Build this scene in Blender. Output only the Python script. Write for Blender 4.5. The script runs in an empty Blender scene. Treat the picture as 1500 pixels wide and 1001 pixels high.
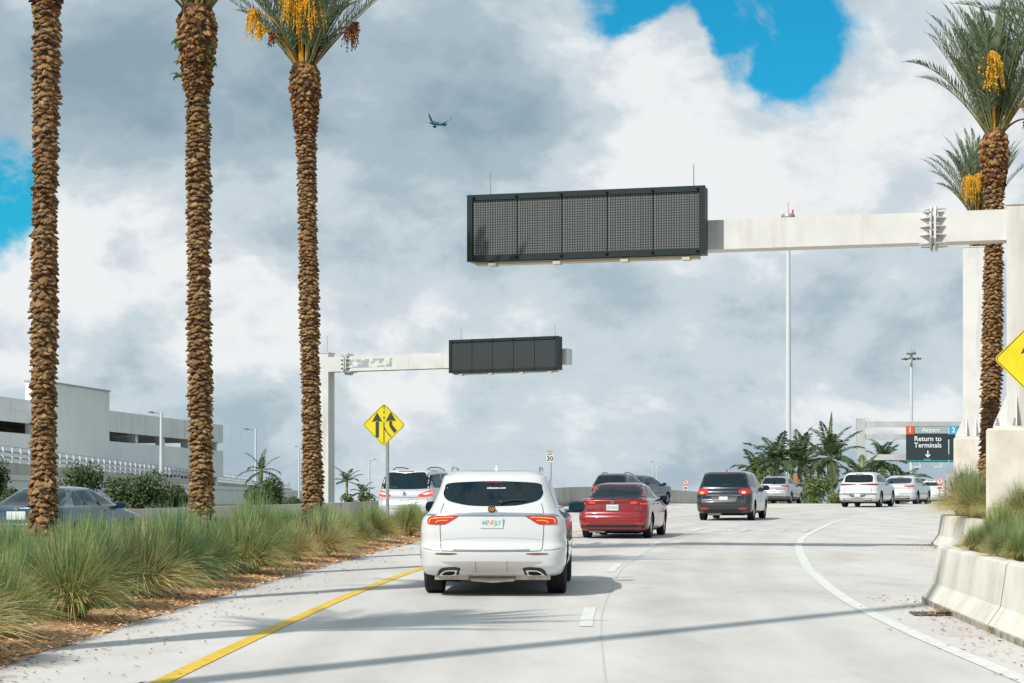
import bpy, bmesh, math, random
from mathutils import Vector, Matrix
from mathutils.bvhtree import BVHTree
from mathutils.geometry import delaunay_2d_cdt
sc = bpy.context.scene
C = sc.collection
R = math.radians
PI = math.pi
random.seed(7)

# ------------------------------------------------------------------ camera, sky, sun, exposure
SUN_EL, SUN_AZ = R(43), R(220)          # azimuth of the sun, clockwise from +Y
cam_d = bpy.data.cameras.new('camera'); cam = bpy.data.objects.new('camera', cam_d); C.objects.link(cam)
cam.location = (0, 0, 1.63); cam.rotation_euler = (R(90), 0, 0)
cam_d.sensor_width = 36; cam_d.lens = 70; cam_d.shift_y = 0.1597
cam_d.clip_start = 0.3; cam_d.clip_end = 20000
sc.camera = cam
sc.view_settings.view_transform = 'Standard'; sc.view_settings.look = 'None'
sc.view_settings.exposure = 0.0; sc.view_settings.gamma = 1.0

def build_world():
    w = bpy.data.worlds.new('World'); sc.world = w; w.use_nodes = True
    nt = w.node_tree; nt.nodes.clear()
    N = nt.nodes.new; L = nt.links.new
    def math_(op, a, b=None, c=None):
        n = N('ShaderNodeMath'); n.operation = op
        for i, v in enumerate((a, b, c)):
            if v is None: continue
            if isinstance(v, (int, float)): n.inputs[i].default_value = v
            else: L(v, n.inputs[i])
        return n.outputs[0]
    def ramp(fac, stops):
        n = N('ShaderNodeValToRGB'); cr = n.color_ramp
        cr.interpolation = 'EASE'
        while len(cr.elements) < len(stops): cr.elements.new(0.5)
        for e, (p, c) in zip(cr.elements, stops): e.position = p; e.color = (*c, 1) if len(c) == 3 else c
        L(fac, n.inputs[0]); return n.outputs[0]
    tc = N('ShaderNodeTexCoord'); sep = N('ShaderNodeSeparateXYZ'); L(tc.outputs['Generated'], sep.inputs[0])
    X, Y, Z = sep.outputs
    def noise(scale, detail=8, rough=.55, dist=0.0, off=(0, 0, 0), stretch=(1, 1, 1.5)):
        m = N('ShaderNodeMapping'); L(tc.outputs['Generated'], m.inputs[0])
        m.inputs['Location'].default_value = off; m.inputs['Scale'].default_value = stretch
        n = N('ShaderNodeTexNoise'); L(m.outputs[0], n.inputs['Vector'])
        n.inputs['Scale'].default_value = scale; n.inputs['Detail'].default_value = detail
        n.inputs['Roughness'].default_value = rough; n.inputs['Distortion'].default_value = dist
        return n.outputs[0]
    nb = noise(7.0, 10, .56, .25, (3.1, 0, 1.7), (1, 1, 2.1))
    nc = noise(20.0, 8, .58, .15, (1.1, 2, .3))
    nf = noise(16.0, 12, .62, .3, (7.4, 1, 2.2), (1, 1, 1.15))
    nw1 = noise(11.0, 6, .6, .2, (0, 5, 9)); nw2 = noise(11.0, 6, .6, .2, (5, 1, 4))
    def blob(px, py, rx, ry, warp=.035):
        cx, cz = (px - 750) / 2917, (740 - py) / 2917
        n = math.sqrt(1 + cx * cx + cz * cz); cx /= n; cz /= n
        dx = math_('DIVIDE', math_('ADD', math_('SUBTRACT', X, cx), math_('MULTIPLY', math_('SUBTRACT', nw1, .5), warp)), rx / 2917)
        dz = math_('DIVIDE', math_('ADD', math_('SUBTRACT', Z, cz), math_('MULTIPLY', math_('SUBTRACT', nw2, .5), warp)), ry / 2917)
        d = math_('SQRT', math_('ADD', math_('MULTIPLY', dx, dx), math_('MULTIPLY', dz, dz)))
        fr = math_('GREATER_THAN', Y, 0.0)
        return math_('MULTIPLY', fr, math_('MAXIMUM', math_('SUBTRACT', 1.0, d), -1.0))
    def sm(v, a, b):
        n = N('ShaderNodeMapRange'); n.interpolation_type = 'SMOOTHSTEP'
        L(v, n.inputs[0]); n.inputs[1].default_value = a; n.inputs[2].default_value = b
        return n.outputs[0]
    # brightness field of the cloud deck
    b = math_('MULTIPLY_ADD', math_('SUBTRACT', nb, .5), 1.25, .505)
    b = math_('ADD', b, math_('MULTIPLY', math_('SUBTRACT', nc, .5), .55))
    for px, py, rx, ry, amp in ((1050, 260, 260, 170, .34), (1370, 140, 200, 260, .28), (870, 60, 120, 150, .15), (150, 380, 230, 130, .34),
                                (420, 480, 460, 110, .26), (1000, 600, 500, 60, .10), (640, 170, 300, 130, -.34), (230, 90, 300, 130, -.22), (560, 600, 700, 130, .12),
                                (900, 700, 900, 60, -.06), (1230, 480, 300, 60, -.06), (730, 420, 420, 50, -.04)):
        b = math_('MULTIPLY_ADD', sm(blob(px, py, rx, ry), -.2, .9), amp, b)
    k = 10.0
    b = math_('MULTIPLY_ADD', math_('SUBTRACT', nf, .5), .62, b)
    cloud = ramp(b, [(.08, (.27, .38, .45)), (.38, (.40, .505, .575)), (.60, (.59, .675, .725)), (.80, (.86, .88, .89))])
    # opening in the clouds
    h = blob(1105, -10, 165, 235, .05)
    h = math_('MAXIMUM', h, blob(960, -5, 130, 150, .05))
    h = math_('MAXIMUM', h, blob(1150, 100, 80, 130, .05))
    h = math_('MAXIMUM', h, blob(-5, 275, 95, 120, .05))
    back = sm(Y, .55, .05)                     # broken cloud behind the camera
    h = math_('MAXIMUM', h, math_('SUBTRACT', math_('MULTIPLY', back, math_('MULTIPLY_ADD', math_('SUBTRACT', nb, .5), 3.0, .60)), .42))
    # the tall bright head that stands up into the hole
    h = math_('SUBTRACT', h, math_('MULTIPLY', sm(blob(975, 175, 100, 185, .03), -.05, .5), 1.2))
    h = math_('ADD', h, math_('MULTIPLY', math_('SUBTRACT', nf, .52), 1.5))
    wisp = sm(noise(34.0, 9, .62, .6, (2, 8, 1), (1, 1, .8)), .58, .80)
    hole = math_('MULTIPLY', sm(h, .14, .56), math_('SUBTRACT', 1.0, math_('MULTIPLY', wisp, .55)))
    sky = N('ShaderNodeTexSky'); sky.sky_type = 'NISHITA'; sky.sun_disc = False
    sky.sun_elevation = SUN_EL; sky.sun_rotation = SUN_AZ; sky.air_density = 1.0; sky.dust_density = .6; sky.ozone_density = 3.0
    tint = N('ShaderNodeMix'); tint.data_type = 'RGBA'; tint.blend_type = 'MULTIPLY'; tint.inputs[0].default_value = 1
    L(sky.outputs[0], tint.inputs[6]); tint.inputs[7].default_value = (.10, 1.02, 1.16, 1)
    sc_ = N('ShaderNodeMix'); sc_.data_type = 'RGBA'; sc_.blend_type = 'MULTIPLY'; sc_.inputs[0].default_value = 1
    L(cloud, sc_.inputs[6]); sc_.inputs[7].default_value = (k, k, k, 1)
    mx = N('ShaderNodeMix'); mx.data_type = 'RGBA'
    L(hole, mx.inputs[0]); L(sc_.outputs[2], mx.inputs[6]); L(tint.outputs[2], mx.inputs[7])
    bg = N('ShaderNodeBackground'); bg.inputs[1].default_value = .1; L(mx.outputs[2], bg.inputs[0])
    out = N('ShaderNodeOutputWorld'); L(bg.outputs[0], out.inputs[0])
build_world()
sd = bpy.data.lights.new('sun', 'SUN'); sd.energy = 4.4; sd.angle = R(.55); sd.color = (1, .945, .865)
sun = bpy.data.objects.new('sun', sd); C.objects.link(sun)
sdir = Vector((math.sin(SUN_AZ) * math.cos(SUN_EL), math.cos(SUN_AZ) * math.cos(SUN_EL), math.sin(SUN_EL)))
sun.rotation_euler = sdir.to_track_quat('Z', 'Y').to_euler()

# ------------------------------------------------------------------ helpers
def interp(pts, t):
    if t <= pts[0][0]: return pts[0][1]
    for (a, u), (b, v) in zip(pts, pts[1:]):
        if t <= b: return u + (v - u) * (t - a) / (b - a)
    return pts[-1][1]
def smooth_interp(pts, t, h=2.5):
    return (interp(pts, t - h) + 2 * interp(pts, t) + interp(pts, t + h)) / 4
G = .01543
def gz(y):                                   # road height: a ramp up to a crest, then down
    if y <= 104: return G * max(y, -120)
    if y <= 146:
        t = y - 104; return 1.605 + G * t - (G + .03) / 42 * t * t / 2
    return max(0.0, 1.298 - .03 * (y - 146))
def px(x, y, Y):                             # photograph pixel at depth Y -> world point
    return Vector(((x - 750) / 2917 * Y, Y, 1.63 + (740 - y) / 2917 * Y))

class MB:
    def __init__(s): s.v = []; s.f = []; s.m = []; s.c = []; s.cur = 0; s.col = None
    def add(s, vs, fs, mi=None):
        o = len(s.v); s.v.extend(tuple(p) for p in vs)
        for f in fs: s.f.append(tuple(i + o for i in f)); s.m.append(s.cur if mi is None else mi)
        if s.col is not None: s.c.extend([s.col] * len(vs))
    def box(s, c, d, mi=None, rz=0.0, mat=None):
        x, y, z = d[0] / 2, d[1] / 2, d[2] / 2
        vs = [Vector((a, b, e)) for e in (-z, z) for a, b in ((-x, -y), (x, -y), (x, y), (-x, y))]
        M = Matrix.Translation(Vector(c)) @ (mat if mat is not None else Matrix.Rotation(rz, 4, 'Z'))
        s.add([M @ v for v in vs], [(3, 2, 1, 0), (4, 5, 6, 7), (0, 1, 5, 4), (1, 2, 6, 5), (2, 3, 7, 6), (3, 0, 4, 7)], mi)
    def tube(s, pts, rad, n=8, mi=None, cap=True):
        pts = [Vector(p) for p in pts]
        if not hasattr(rad, '__len__'): rad = [rad] * len(pts)
        vs = []; ref = Vector((0, 0, 1))
        for i, p in enumerate(pts):
            d = (pts[min(i + 1, len(pts) - 1)] - pts[max(i - 1, 0)]).normalized()
            r = ref if abs(d.dot(ref)) < .95 else Vector((0, 1, 0))
            a = d.cross(r).normalized(); b = d.cross(a).normalized()
            for k in range(n):
                t = 2 * PI * k / n; vs.append(p + (a * math.cos(t) + b * math.sin(t)) * rad[i])
        fs = [(i * n + k, i * n + (k + 1) % n, (i + 1) * n + (k + 1) % n, (i + 1) * n + k) for i in range(len(pts) - 1) for k in range(n)]
        if cap: fs += [tuple(range(n))[::-1], tuple((len(pts) - 1) * n + k for k in range(n))]
        s.add(vs, fs, mi)
    def lathe(s, prof, c, n=24, axis='Z', mi=None, closed=False):   # prof: (r, h)
        vs = []; c = Vector(c)
        for r, h in prof:
            for k in range(n):
                t = 2 * PI * k / n; a, b = r * math.cos(t), r * math.sin(t)
                vs.append(c + (Vector((a, b, h)) if axis == 'Z' else Vector((h, a, b)) if axis == 'X' else Vector((a, h, b))))
        m = len(prof); rng = m if closed else m - 1
        s.add(vs, [(i * n + k, i * n + (k + 1) % n, ((i + 1) % m) * n + (k + 1) % n, ((i + 1) % m) * n + k) for i in range(rng) for k in range(n)], mi)
    def prism(s, poly, fn, d, mi=None):       # poly 2-D outline; fn(a,b,t) -> point, t 0..d
        n = len(poly)
        vs = [fn(a, b, 0) for a, b in poly] + [fn(a, b, d) for a, b in poly]
        s.add(vs, [tuple(range(n))[::-1], tuple(range(n, 2 * n))] + [(i, (i + 1) % n, n + (i + 1) % n, n + i) for i in range(n)], mi)
    def ell(s, c, r, n=2.5, mi=None, nu=16, nv=10, M=None):   # superellipsoid
        def p(v, e): return math.copysign(abs(v) ** e, v)
        vs = []; c = Vector(c); e = 2 / n
        for j in range(nv + 1):
            ph = -PI / 2 + PI * j / nv
            for i in range(nu):
                th = 2 * PI * i / nu
                q = Vector((r[0] * p(math.cos(ph), e) * p(math.cos(th), e), r[1] * p(math.cos(ph), e) * p(math.sin(th), e), r[2] * p(math.sin(ph), e)))
                vs.append(c + (M @ q if M is not None else q))
        s.add(vs, [(j * nu + i, j * nu + (i + 1) % nu, (j + 1) * nu + (i + 1) % nu, (j + 1) * nu + i) for j in range(nv) for i in range(nu)], mi)
    def build(s, name, mats, parent=None, smooth=False, loc=None, ang=40, fixn=False):
        me = bpy.data.meshes.new(name); me.from_pydata(s.v, [], s.f)
        if not isinstance(mats, (list, tuple)): mats = [mats]
        for m in mats: me.materials.append(m)
        if len(mats) > 1: me.polygons.foreach_set('material_index', s.m)
        if s.c:
            ca = me.color_attributes.new('col', 'FLOAT_COLOR', 'POINT')
            ca.data.foreach_set('color', [x for c in s.c for x in (c[0], c[1], c[2], 1)])
        if fixn:
            bm = bmesh.new(); bm.from_mesh(me); bmesh.ops.remove_doubles(bm, verts=bm.verts, dist=1e-5); bmesh.ops.recalc_face_normals(bm, faces=bm.faces); bm.to_mesh(me); bm.free()
        if smooth: finish(me, ang)
        me.update()
        o = bpy.data.objects.new(name, me); C.objects.link(o)
        if parent is not None: o.parent = parent
        if loc is not None: o.location = loc
        return o
def finish(me, ang=40):
    bm = bmesh.new(); bm.from_mesh(me)
    for f in bm.faces: f.smooth = True
    for e in bm.edges:
        if len(e.link_faces) == 2 and e.calc_face_angle(0) > R(ang): e.smooth = False
    bm.to_mesh(me); bm.free()
def tag(o, label=None, cat=None, group=None, kind=None):
    if label: o['label'] = label
    if cat: o['category'] = cat
    if group: o['group'] = group
    if kind: o['kind'] = kind
    return o
def empty(name, loc, rz=0.0, label=None, cat=None, group=None):
    o = bpy.data.objects.new(name, None); C.objects.link(o); o.location = loc; o.rotation_euler = (0, 0, rz)
    o.empty_display_size = .3
    return tag(o, label, cat, group)
def copy_tree(o, parent=None):
    c = o.copy(); C.objects.link(c); c.parent = parent
    for ch in list(o.children): copy_tree(ch, c)
    return c

# ------------------------------------------------------------------ materials
def newmat(name):
    m = bpy.data.materials.new(name); m.use_nodes = True
    return m, m.node_tree, m.node_tree.nodes['Principled BSDF']
def simple(name, col, rough=.6, metal=0, coat=0, spec=.5, emit=None, es=0):
    m, nt, b = newmat(name); b.inputs['Base Color'].default_value = (*col, 1); b.inputs['Roughness'].default_value = rough
    b.inputs['Metallic'].default_value = metal; b.inputs['Coat Weight'].default_value = coat; b.inputs['Coat Roughness'].default_value = .04
    b.inputs['Specular IOR Level'].default_value = spec
    if emit: b.inputs['Emission Color'].default_value = (*emit, 1); b.inputs['Emission Strength'].default_value = es
    return m
def noisy(name, stops, scale=4, detail=8, rough=.8, coord='Object', stretch=(1, 1, 1), bump=0.0, bscale=None, second=None, metal=0, bdist=.02, dist=0.0, rr=.6):
    m, nt, b = newmat(name); N = nt.nodes.new; L = nt.links.new
    tc = N('ShaderNodeTexCoord'); mp = N('ShaderNodeMapping'); mp.inputs['Scale'].default_value = stretch
    L(tc.outputs[coord], mp.inputs[0])
    n = N('ShaderNodeTexNoise'); n.inputs['Scale'].default_value = scale; n.inputs['Detail'].default_value = detail; n.inputs['Roughness'].default_value = rr; n.inputs['Distortion'].default_value = dist
    L(mp.outputs[0], n.inputs['Vector'])
    r = N('ShaderNodeValToRGB')
    while len(r.color_ramp.elements) < len(stops): r.color_ramp.elements.new(.5)
    for e, (p, c) in zip(r.color_ramp.elements, stops): e.position = p; e.color = (*c, 1)
    L(n.outputs[0], r.inputs[0]); col = r.outputs[0]
    if second:                              # (scale, stretch, lo, hi, colour, amount) : stains over it
        for (s2, st2, lo, hi, c2, am) in second:
            mp2 = N('ShaderNodeMapping'); mp2.inputs['Scale'].default_value = st2; mp2.inputs['Location'].default_value = (3.7, 1.3, 5.1); L(tc.outputs[coord], mp2.inputs[0])
            n2 = N('ShaderNodeTexNoise'); n2.inputs['Scale'].default_value = s2; n2.inputs['Detail'].default_value = 6; L(mp2.outputs[0], n2.inputs['Vector'])
            mr = N('ShaderNodeMapRange'); mr.inputs[1].default_value = lo; mr.inputs[2].default_value = hi; mr.inputs[4].default_value = am; L(n2.outputs[0], mr.inputs[0])
            mx = N('ShaderNodeMix'); mx.data_type = 'RGBA'; L(mr.outputs[0], mx.inputs[0]); L(col, mx.inputs[6]); mx.inputs[7].default_value = (*c2, 1); col = mx.outputs[2]
    L(col, b.inputs['Base Color']); b.inputs['Roughness'].default_value = rough; b.inputs['Metallic'].default_value = metal
    b.inputs['Specular IOR Level'].default_value = .3
    if bump:
        n3 = N('ShaderNodeTexNoise'); n3.inputs['Scale'].default_value = bscale or scale * 3; n3.inputs['Detail'].default_value = 6; L(mp.outputs[0], n3.inputs['Vector'])
        bp = N('ShaderNodeBump'); bp.inputs['Strength'].default_value = bump; bp.inputs['Distance'].default_value = bdist; L(n3.outputs[0], bp.inputs['Height']); L(bp.outputs[0], b.inputs['Normal'])
    return m
def attrmat(name, rough=.7, trans=0.0, spec=.25):
    m, nt, b = newmat(name); N = nt.nodes.new; L = nt.links.new
    a = N('ShaderNodeAttribute'); a.attribute_name = 'col'; L(a.outputs['Color'], b.inputs['Base Color'])
    b.inputs['Roughness'].default_value = rough; b.inputs['Specular IOR Level'].default_value = spec
    if trans:
        t = N('ShaderNodeBsdfTranslucent'); L(a.outputs['Color'], t.inputs[0]); mx = N('ShaderNodeMixShader'); mx.inputs[0].default_value = trans
        L(b.outputs[0], mx.inputs[1]); L(t.outputs[0], mx.inputs[2]); L(mx.outputs[0], nt.nodes['Material Output'].inputs[0])
    return m

MAT = {}
MAT['road'] = noisy('concrete_road', [(.3, (.46, .445, .42)), (.5, (.56, .54, .515)), (.72, (.62, .605, .58))], scale=.9, detail=10, rough=.85, bump=.25, bscale=60, bdist=.004, stretch=(1, .35, 1),
                    second=[(.22, (1.6, .18, 1), .52, .72, (.40, .385, .36), .35), (45, (1, 1, 1), .60, .72, (.33, .31, .29), .35), (2.2, (1, .6, 1), .66, .74, (.36, .33, .30), .4)])
MAT['paint_white'] = noisy('road_paint_white', [(.3, (.55, .55, .52)), (.6, (.72, .72, .69))], scale=9, rough=.6)
MAT['paint_worn'] = noisy('road_paint_worn', [(.40, (.60, .59, .56)), (.6, (.78, .77, .74))], scale=6, rough=.7)
MAT['paint_yellow'] = noisy('road_paint_yellow', [(.3, (.58, .38, .03)), (.6, (.74, .51, .05))], scale=7, rough=.6)
MAT['joint'] = simple('joint_sealant', (.20, .19, .18), .9)
MAT['tar'] = noisy('tar_crack', [(.3, (.45, .435, .41)), (.6, (.54, .52, .50))], scale=5, rough=.9)
MAT['barrier'] = noisy('barrier_concrete', [(.3, (.50, .475, .41)), (.55, (.66, .635, .565)), (.75, (.72, .70, .64))], scale=1.3, detail=8, rough=.85, bump=.3, bscale=25, bdist=.006,
                       second=[(2.6, (1, 1, .12), .56, .72, (.36, .33, .26), .55), (1.1, (.6, .6, 1.6), .60, .75, (.52, .42, .22), .45)])
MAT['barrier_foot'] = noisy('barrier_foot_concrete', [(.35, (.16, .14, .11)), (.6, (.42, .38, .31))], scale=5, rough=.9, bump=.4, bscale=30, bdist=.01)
MAT['wallc'] = noisy('wall_concrete', [(.3, (.38, .35, .30)), (.6, (.50, .47, .42)), (.8, (.56, .53, .48))], scale=.8, rough=.9, second=[(3, (1, 1, .15), .55, .75, (.33, .30, .24), .5)], bump=.2, bscale=14)
MAT['pedestal'] = noisy('pedestal_concrete', [(.3, (.52, .48, .40)), (.6, (.66, .63, .57))], scale=1.6, rough=.85, bump=.2, bscale=20, bdist=.005,
                        second=[(3.2, (1, 1, .08), .50, .66, (.62, .46, .24), .55), (6, (1, 1, .2), .62, .75, (.40, .37, .31), .5)])
MAT['garage'] = noisy('garage_concrete', [(.3, (.76, .76, .755)), (.6, (.84, .84, .83))], scale=.35, rough=.9, second=[(.9, (1, 1, .2), .55, .75, (.55, .55, .53), .5)])
MAT['bridge'] = noisy('bridge_concrete', [(.3, (.42, .40, .36)), (.6, (.54, .52, .48))], scale=.4, rough=.9, second=[(.9, (1, 1, .2), .55, .75, (.40, .34, .25), .6)])
MAT['steelwhite'] = noisy('white_painted_steel', [(.3, (.57, .565, .545)), (.6, (.66, .655, .64))], scale=1.2, rough=.5, stretch=(1, 1, 1), second=[(2.5, (1, 1, .15), .54, .75, (.40, .36, .29), .6)])
MAT['peel'] = noisy('peeling_paint_steel', [(.48, (.66, .64, .60)), (.52, (.34, .36, .38))], scale=3.2, rough=.6)
MAT['galv'] = noisy('galvanised_steel', [(.3, (.30, .31, .32)), (.6, (.42, .43, .44))], scale=9, rough=.45, metal=.6)
MAT['greysteel'] = noisy('grey_painted_steel', [(.3, (.40, .40, .41)), (.6, (.50, .50, .50))], scale=1, rough=.6)
MAT['whitepole'] = simple('white_pole_paint', (.62, .65, .68), .45)
MAT['signframe'] = simple('sign_housing_dark_green', (.012, .022, .024), .45, spec=.35)
MAT['alu'] = simple('sign_aluminium', (.55, .47, .36), .5, .3)
MAT['yellow'] = noisy('sign_yellow', [(.3, (.68, .56, .02)), (.6, (.80, .67, .03))], scale=2, rough=.4)
MAT['signink'] = simple('sign_ink', (.055, .055, .045), .5)
MAT['signwhite'] = simple('sign_white', (.75, .76, .77), .4)
MAT['signred'] = simple('sign_red', (.60, .09, .05), .5)
MAT['signred2'] = simple('sign_orange_red', (.72, .09, .02), .5)
MAT['signblue'] = simple('sign_blue', (.03, .38, .62), .5)
MAT['signdark'] = simple('sign_dark_board', (.022, .034, .038), .5)
MAT['signgrey'] = simple('sign_grey_board', (.33, .38, .39), .5)
MAT['signteal'] = simple('sign_teal', (.02, .33, .32), .5)
MAT['bark'] = attrmat('palm_bark', .9)
def fibre(m):
    nt = m.node_tree; b = nt.nodes['Principled BSDF']; a = [n for n in nt.nodes if n.type == 'ATTRIBUTE'][0]
    tc = nt.nodes.new('ShaderNodeTexCoord'); mp = nt.nodes.new('ShaderNodeMapping'); mp.inputs['Scale'].default_value = (1, 1, 2.2); nt.links.new(tc.outputs['Object'], mp.inputs[0])
    n = nt.nodes.new('ShaderNodeTexNoise'); n.inputs['Scale'].default_value = 28; n.inputs['Detail'].default_value = 6; nt.links.new(mp.outputs[0], n.inputs['Vector'])
    r = nt.nodes.new('ShaderNodeMapRange'); r.inputs[1].default_value = .3; r.inputs[2].default_value = .68; r.inputs[3].default_value = .34; r.inputs[4].default_value = 1.02; nt.links.new(n.outputs[0], r.inputs[0])
    mx = nt.nodes.new('ShaderNodeMix'); mx.data_type = 'RGBA'; mx.blend_type = 'MULTIPLY'; mx.inputs[0].default_value = 1; nt.links.new(a.outputs['Color'], mx.inputs[6]); nt.links.new(r.outputs[0], mx.inputs[7]); nt.links.new(mx.outputs[2], b.inputs['Base Color'])
    bp = nt.nodes.new('ShaderNodeBump'); bp.inputs['Strength'].default_value = .6; bp.inputs['Distance'].default_value = .02; nt.links.new(n.outputs[0], bp.inputs['Height']); nt.links.new(bp.outputs[0], b.inputs['Normal'])
fibre(MAT['bark'])
MAT['frond'] = attrmat('frond_leaf', .5, .25, .4)
MAT['leaf'] = attrmat('leaf', .55, .25, .35)
MAT['blade'] = attrmat('grass_blade', .6, .3, .3)
def clump_tint(m):
    nt = m.node_tree; N = nt.nodes.new; L = nt.links.new; b = nt.nodes['Principled BSDF']; a = [n for n in nt.nodes if n.type == 'ATTRIBUTE'][0]; tr = [n for n in nt.nodes if n.type == 'BSDF_TRANSLUCENT'][0]
    o = N('ShaderNodeObjectInfo'); r = N('ShaderNodeValToRGB'); cr = r.color_ramp
    for e, (p, c) in zip([cr.elements[0], cr.elements[1], cr.elements.new(.35), cr.elements.new(.7)], [(0, (.70, .80, .72)), (1, (1.45, 1.22, .85)), (.35, (.95, 1.0, .95)), (.7, (1.15, 1.10, .92))]): e.position = p; e.color = (*c, 1)
    L(o.outputs['Random'], r.inputs[0]); mx = N('ShaderNodeMix'); mx.data_type = 'RGBA'; mx.blend_type = 'MULTIPLY'; mx.inputs[0].default_value = 1
    L(a.outputs['Color'], mx.inputs[6]); L(r.outputs[0], mx.inputs[7]); L(mx.outputs[2], b.inputs['Base Color']); L(mx.outputs[2], tr.inputs[0])
clump_tint(MAT['blade'])
MAT['fruit'] = attrmat('date_fruit', .5)
MAT['litter'] = attrmat('leaf_litter', .8)
MAT['mulch'] = noisy('mulch', [(.3, (.26, .13, .06)), (.5, (.50, .29, .14)), (.7, (.64, .45, .28))], scale=14, detail=8, rough=.95, bump=.8, bscale=25, bdist=.03)
MAT['ground'] = noisy('ground_grass', [(.3, (.05, .07, .025)), (.6, (.11, .12, .05))], scale=.3, rough=.95)
MAT['tyre'] = simple('tyre_rubber', (.022, .022, .023), .75, spec=.3)
MAT['rim'] = simple('alloy_rim', (.45, .45, .46), .3, .8)
MAT['rimdark'] = simple('alloy_rim_dark', (.12, .12, .125), .35, .7)
MAT['under'] = simple('underbody_black', (.012, .012, .013), .8, spec=.2)
MAT['plastic'] = simple('black_plastic', (.015, .016, .018), .5)
MAT['greyplastic'] = simple('grey_plastic', (.09, .092, .095), .5)
MAT['chrome'] = simple('chrome', (.75, .76, .78), .12, 1)
MAT['silvertrim'] = simple('silver_trim', (.52, .50, .46), .35, .5)
MAT['exhaust'] = noisy('exhaust_metal', [(.3, (.36, .31, .25)), (.6, (.56, .50, .43))], scale=8, rough=.5, metal=.5)
MAT['glass'] = simple('tinted_glass', (.006, .016, .021), .02, spec=.42)
MAT['glassclear'] = simple('tinted_glass_side', (.006, .028, .044), .02, spec=.28)
MAT['lampred'] = simple('tail_lamp_red', (.50, .012, .010), .15, coat=1)
MAT['lampdark'] = simple('tail_lamp_dark_red', (.18, .008, .010), .15, coat=1)
MAT['lamplit'] = simple('brake_lamp_lit', (.8, .03, .01), .3, emit=(1, .05, .02), es=.9)
MAT['lampamber'] = simple('amber_lamp_lit', (.9, .25, .03), .3, emit=(1, .30, .04), es=.9)
MAT['lampwhite'] = simple('reversing_lamp', (.75, .72, .70), .2, coat=1)
MAT['seam'] = simple('panel_gap', (.10, .10, .105), .8)
MAT['plate'] = simple('licence_plate', (.60, .66, .65), .4)
MAT['plategreen'] = simple('plate_green_ink', (.16, .40, .36), .5)
MAT['orange'] = simple('orange_print', (.85, .30, .04), .5)
MAT['badge'] = simple('badge_bronze', (.30, .13, .07), .3, .6)
MAT['iron'] = simple('cast_iron', (.10, .085, .07), .7)
MAT['seat'] = simple('seat_leather', (.32, .30, .27), .6)
def paint(name, col, metal=.0, rough=.35): return simple(name, col, rough, metal, coat=1)
def sign_face(name, contrast):
    m, nt, b = newmat(name); N = nt.nodes.new; L = nt.links.new
    tc = N('ShaderNodeTexCoord'); sp = N('ShaderNodeSeparateXYZ'); L(tc.outputs['Object'], sp.inputs[0])
    def bars(o, period, duty):
        a = N('ShaderNodeMath'); a.operation = 'DIVIDE'; L(o, a.inputs[0]); a.inputs[1].default_value = period
        f = N('ShaderNodeMath'); f.operation = 'FRACT'; L(a.outputs[0], f.inputs[0])
        g = N('ShaderNodeMath'); g.operation = 'GREATER_THAN'; L(f.outputs[0], g.inputs[0]); g.inputs[1].default_value = duty; return g.outputs[0]
    v = bars(sp.outputs[0], .052, .40); h = bars(sp.outputs[2], .052, .34)
    mu = N('ShaderNodeMath'); mu.operation = 'MULTIPLY'; L(v, mu.inputs[0]); L(h, mu.inputs[1])
    mp = N('ShaderNodeMapping'); mp.inputs['Scale'].default_value = (9, 1, .02); L(tc.outputs['Object'], mp.inputs[0])
    n = N('ShaderNodeTexNoise'); n.inputs['Scale'].default_value = 3; L(mp.outputs[0], n.inputs['Vector'])
    r = N('ShaderNodeMapRange'); r.inputs[1].default_value = .35; r.inputs[2].default_value = .65; r.inputs[3].default_value = contrast * .45; r.inputs[4].default_value = contrast; L(n.outputs[0], r.inputs[0])
    m2 = N('ShaderNodeMath'); m2.operation = 'MULTIPLY'; L(mu.outputs[0], m2.inputs[0]); L(r.outputs[0], m2.inputs[1])
    mx = N('ShaderNodeMix'); mx.data_type = 'RGBA'; L(m2.outputs[0], mx.inputs[0]); mx.inputs[6].default_value = (.014, .020, .021, 1); mx.inputs[7].default_value = (.50, .52, .50, 1)
    L(mx.outputs[2], b.inputs['Base Color']); b.inputs['Roughness'].default_value = .45
    return m
MAT['led'] = sign_face('led_matrix_near', .38)
MAT['led2'] = sign_face('led_matrix_far', .10)

def text_obj(name, txt, size, mat, parent, loc, rot=(R(90), 0, 0), bold=0.0, sx=1.0, align='CENTER'):
    cu = bpy.data.curves.new(name, 'FONT'); cu.body = txt; cu.size = size; cu.align_x = align; cu.align_y = 'CENTER'
    cu.offset = bold; cu.extrude = .002; cu.resolution_u = 3
    t = bpy.data.objects.new(name + '_tmp', cu); C.objects.link(t)
    dg = bpy.context.evaluated_depsgraph_get(); me = bpy.data.meshes.new_from_object(t.evaluated_get(dg))
    bpy.data.objects.remove(t); bpy.data.curves.remove(cu)
    me.materials.clear(); me.materials.append(mat); me.name = name
    o = bpy.data.objects.new(name, me); C.objects.link(o); o.parent = parent; o.location = loc; o.rotation_euler = rot; o.scale = (sx, 1, 1)
    return o

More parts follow.
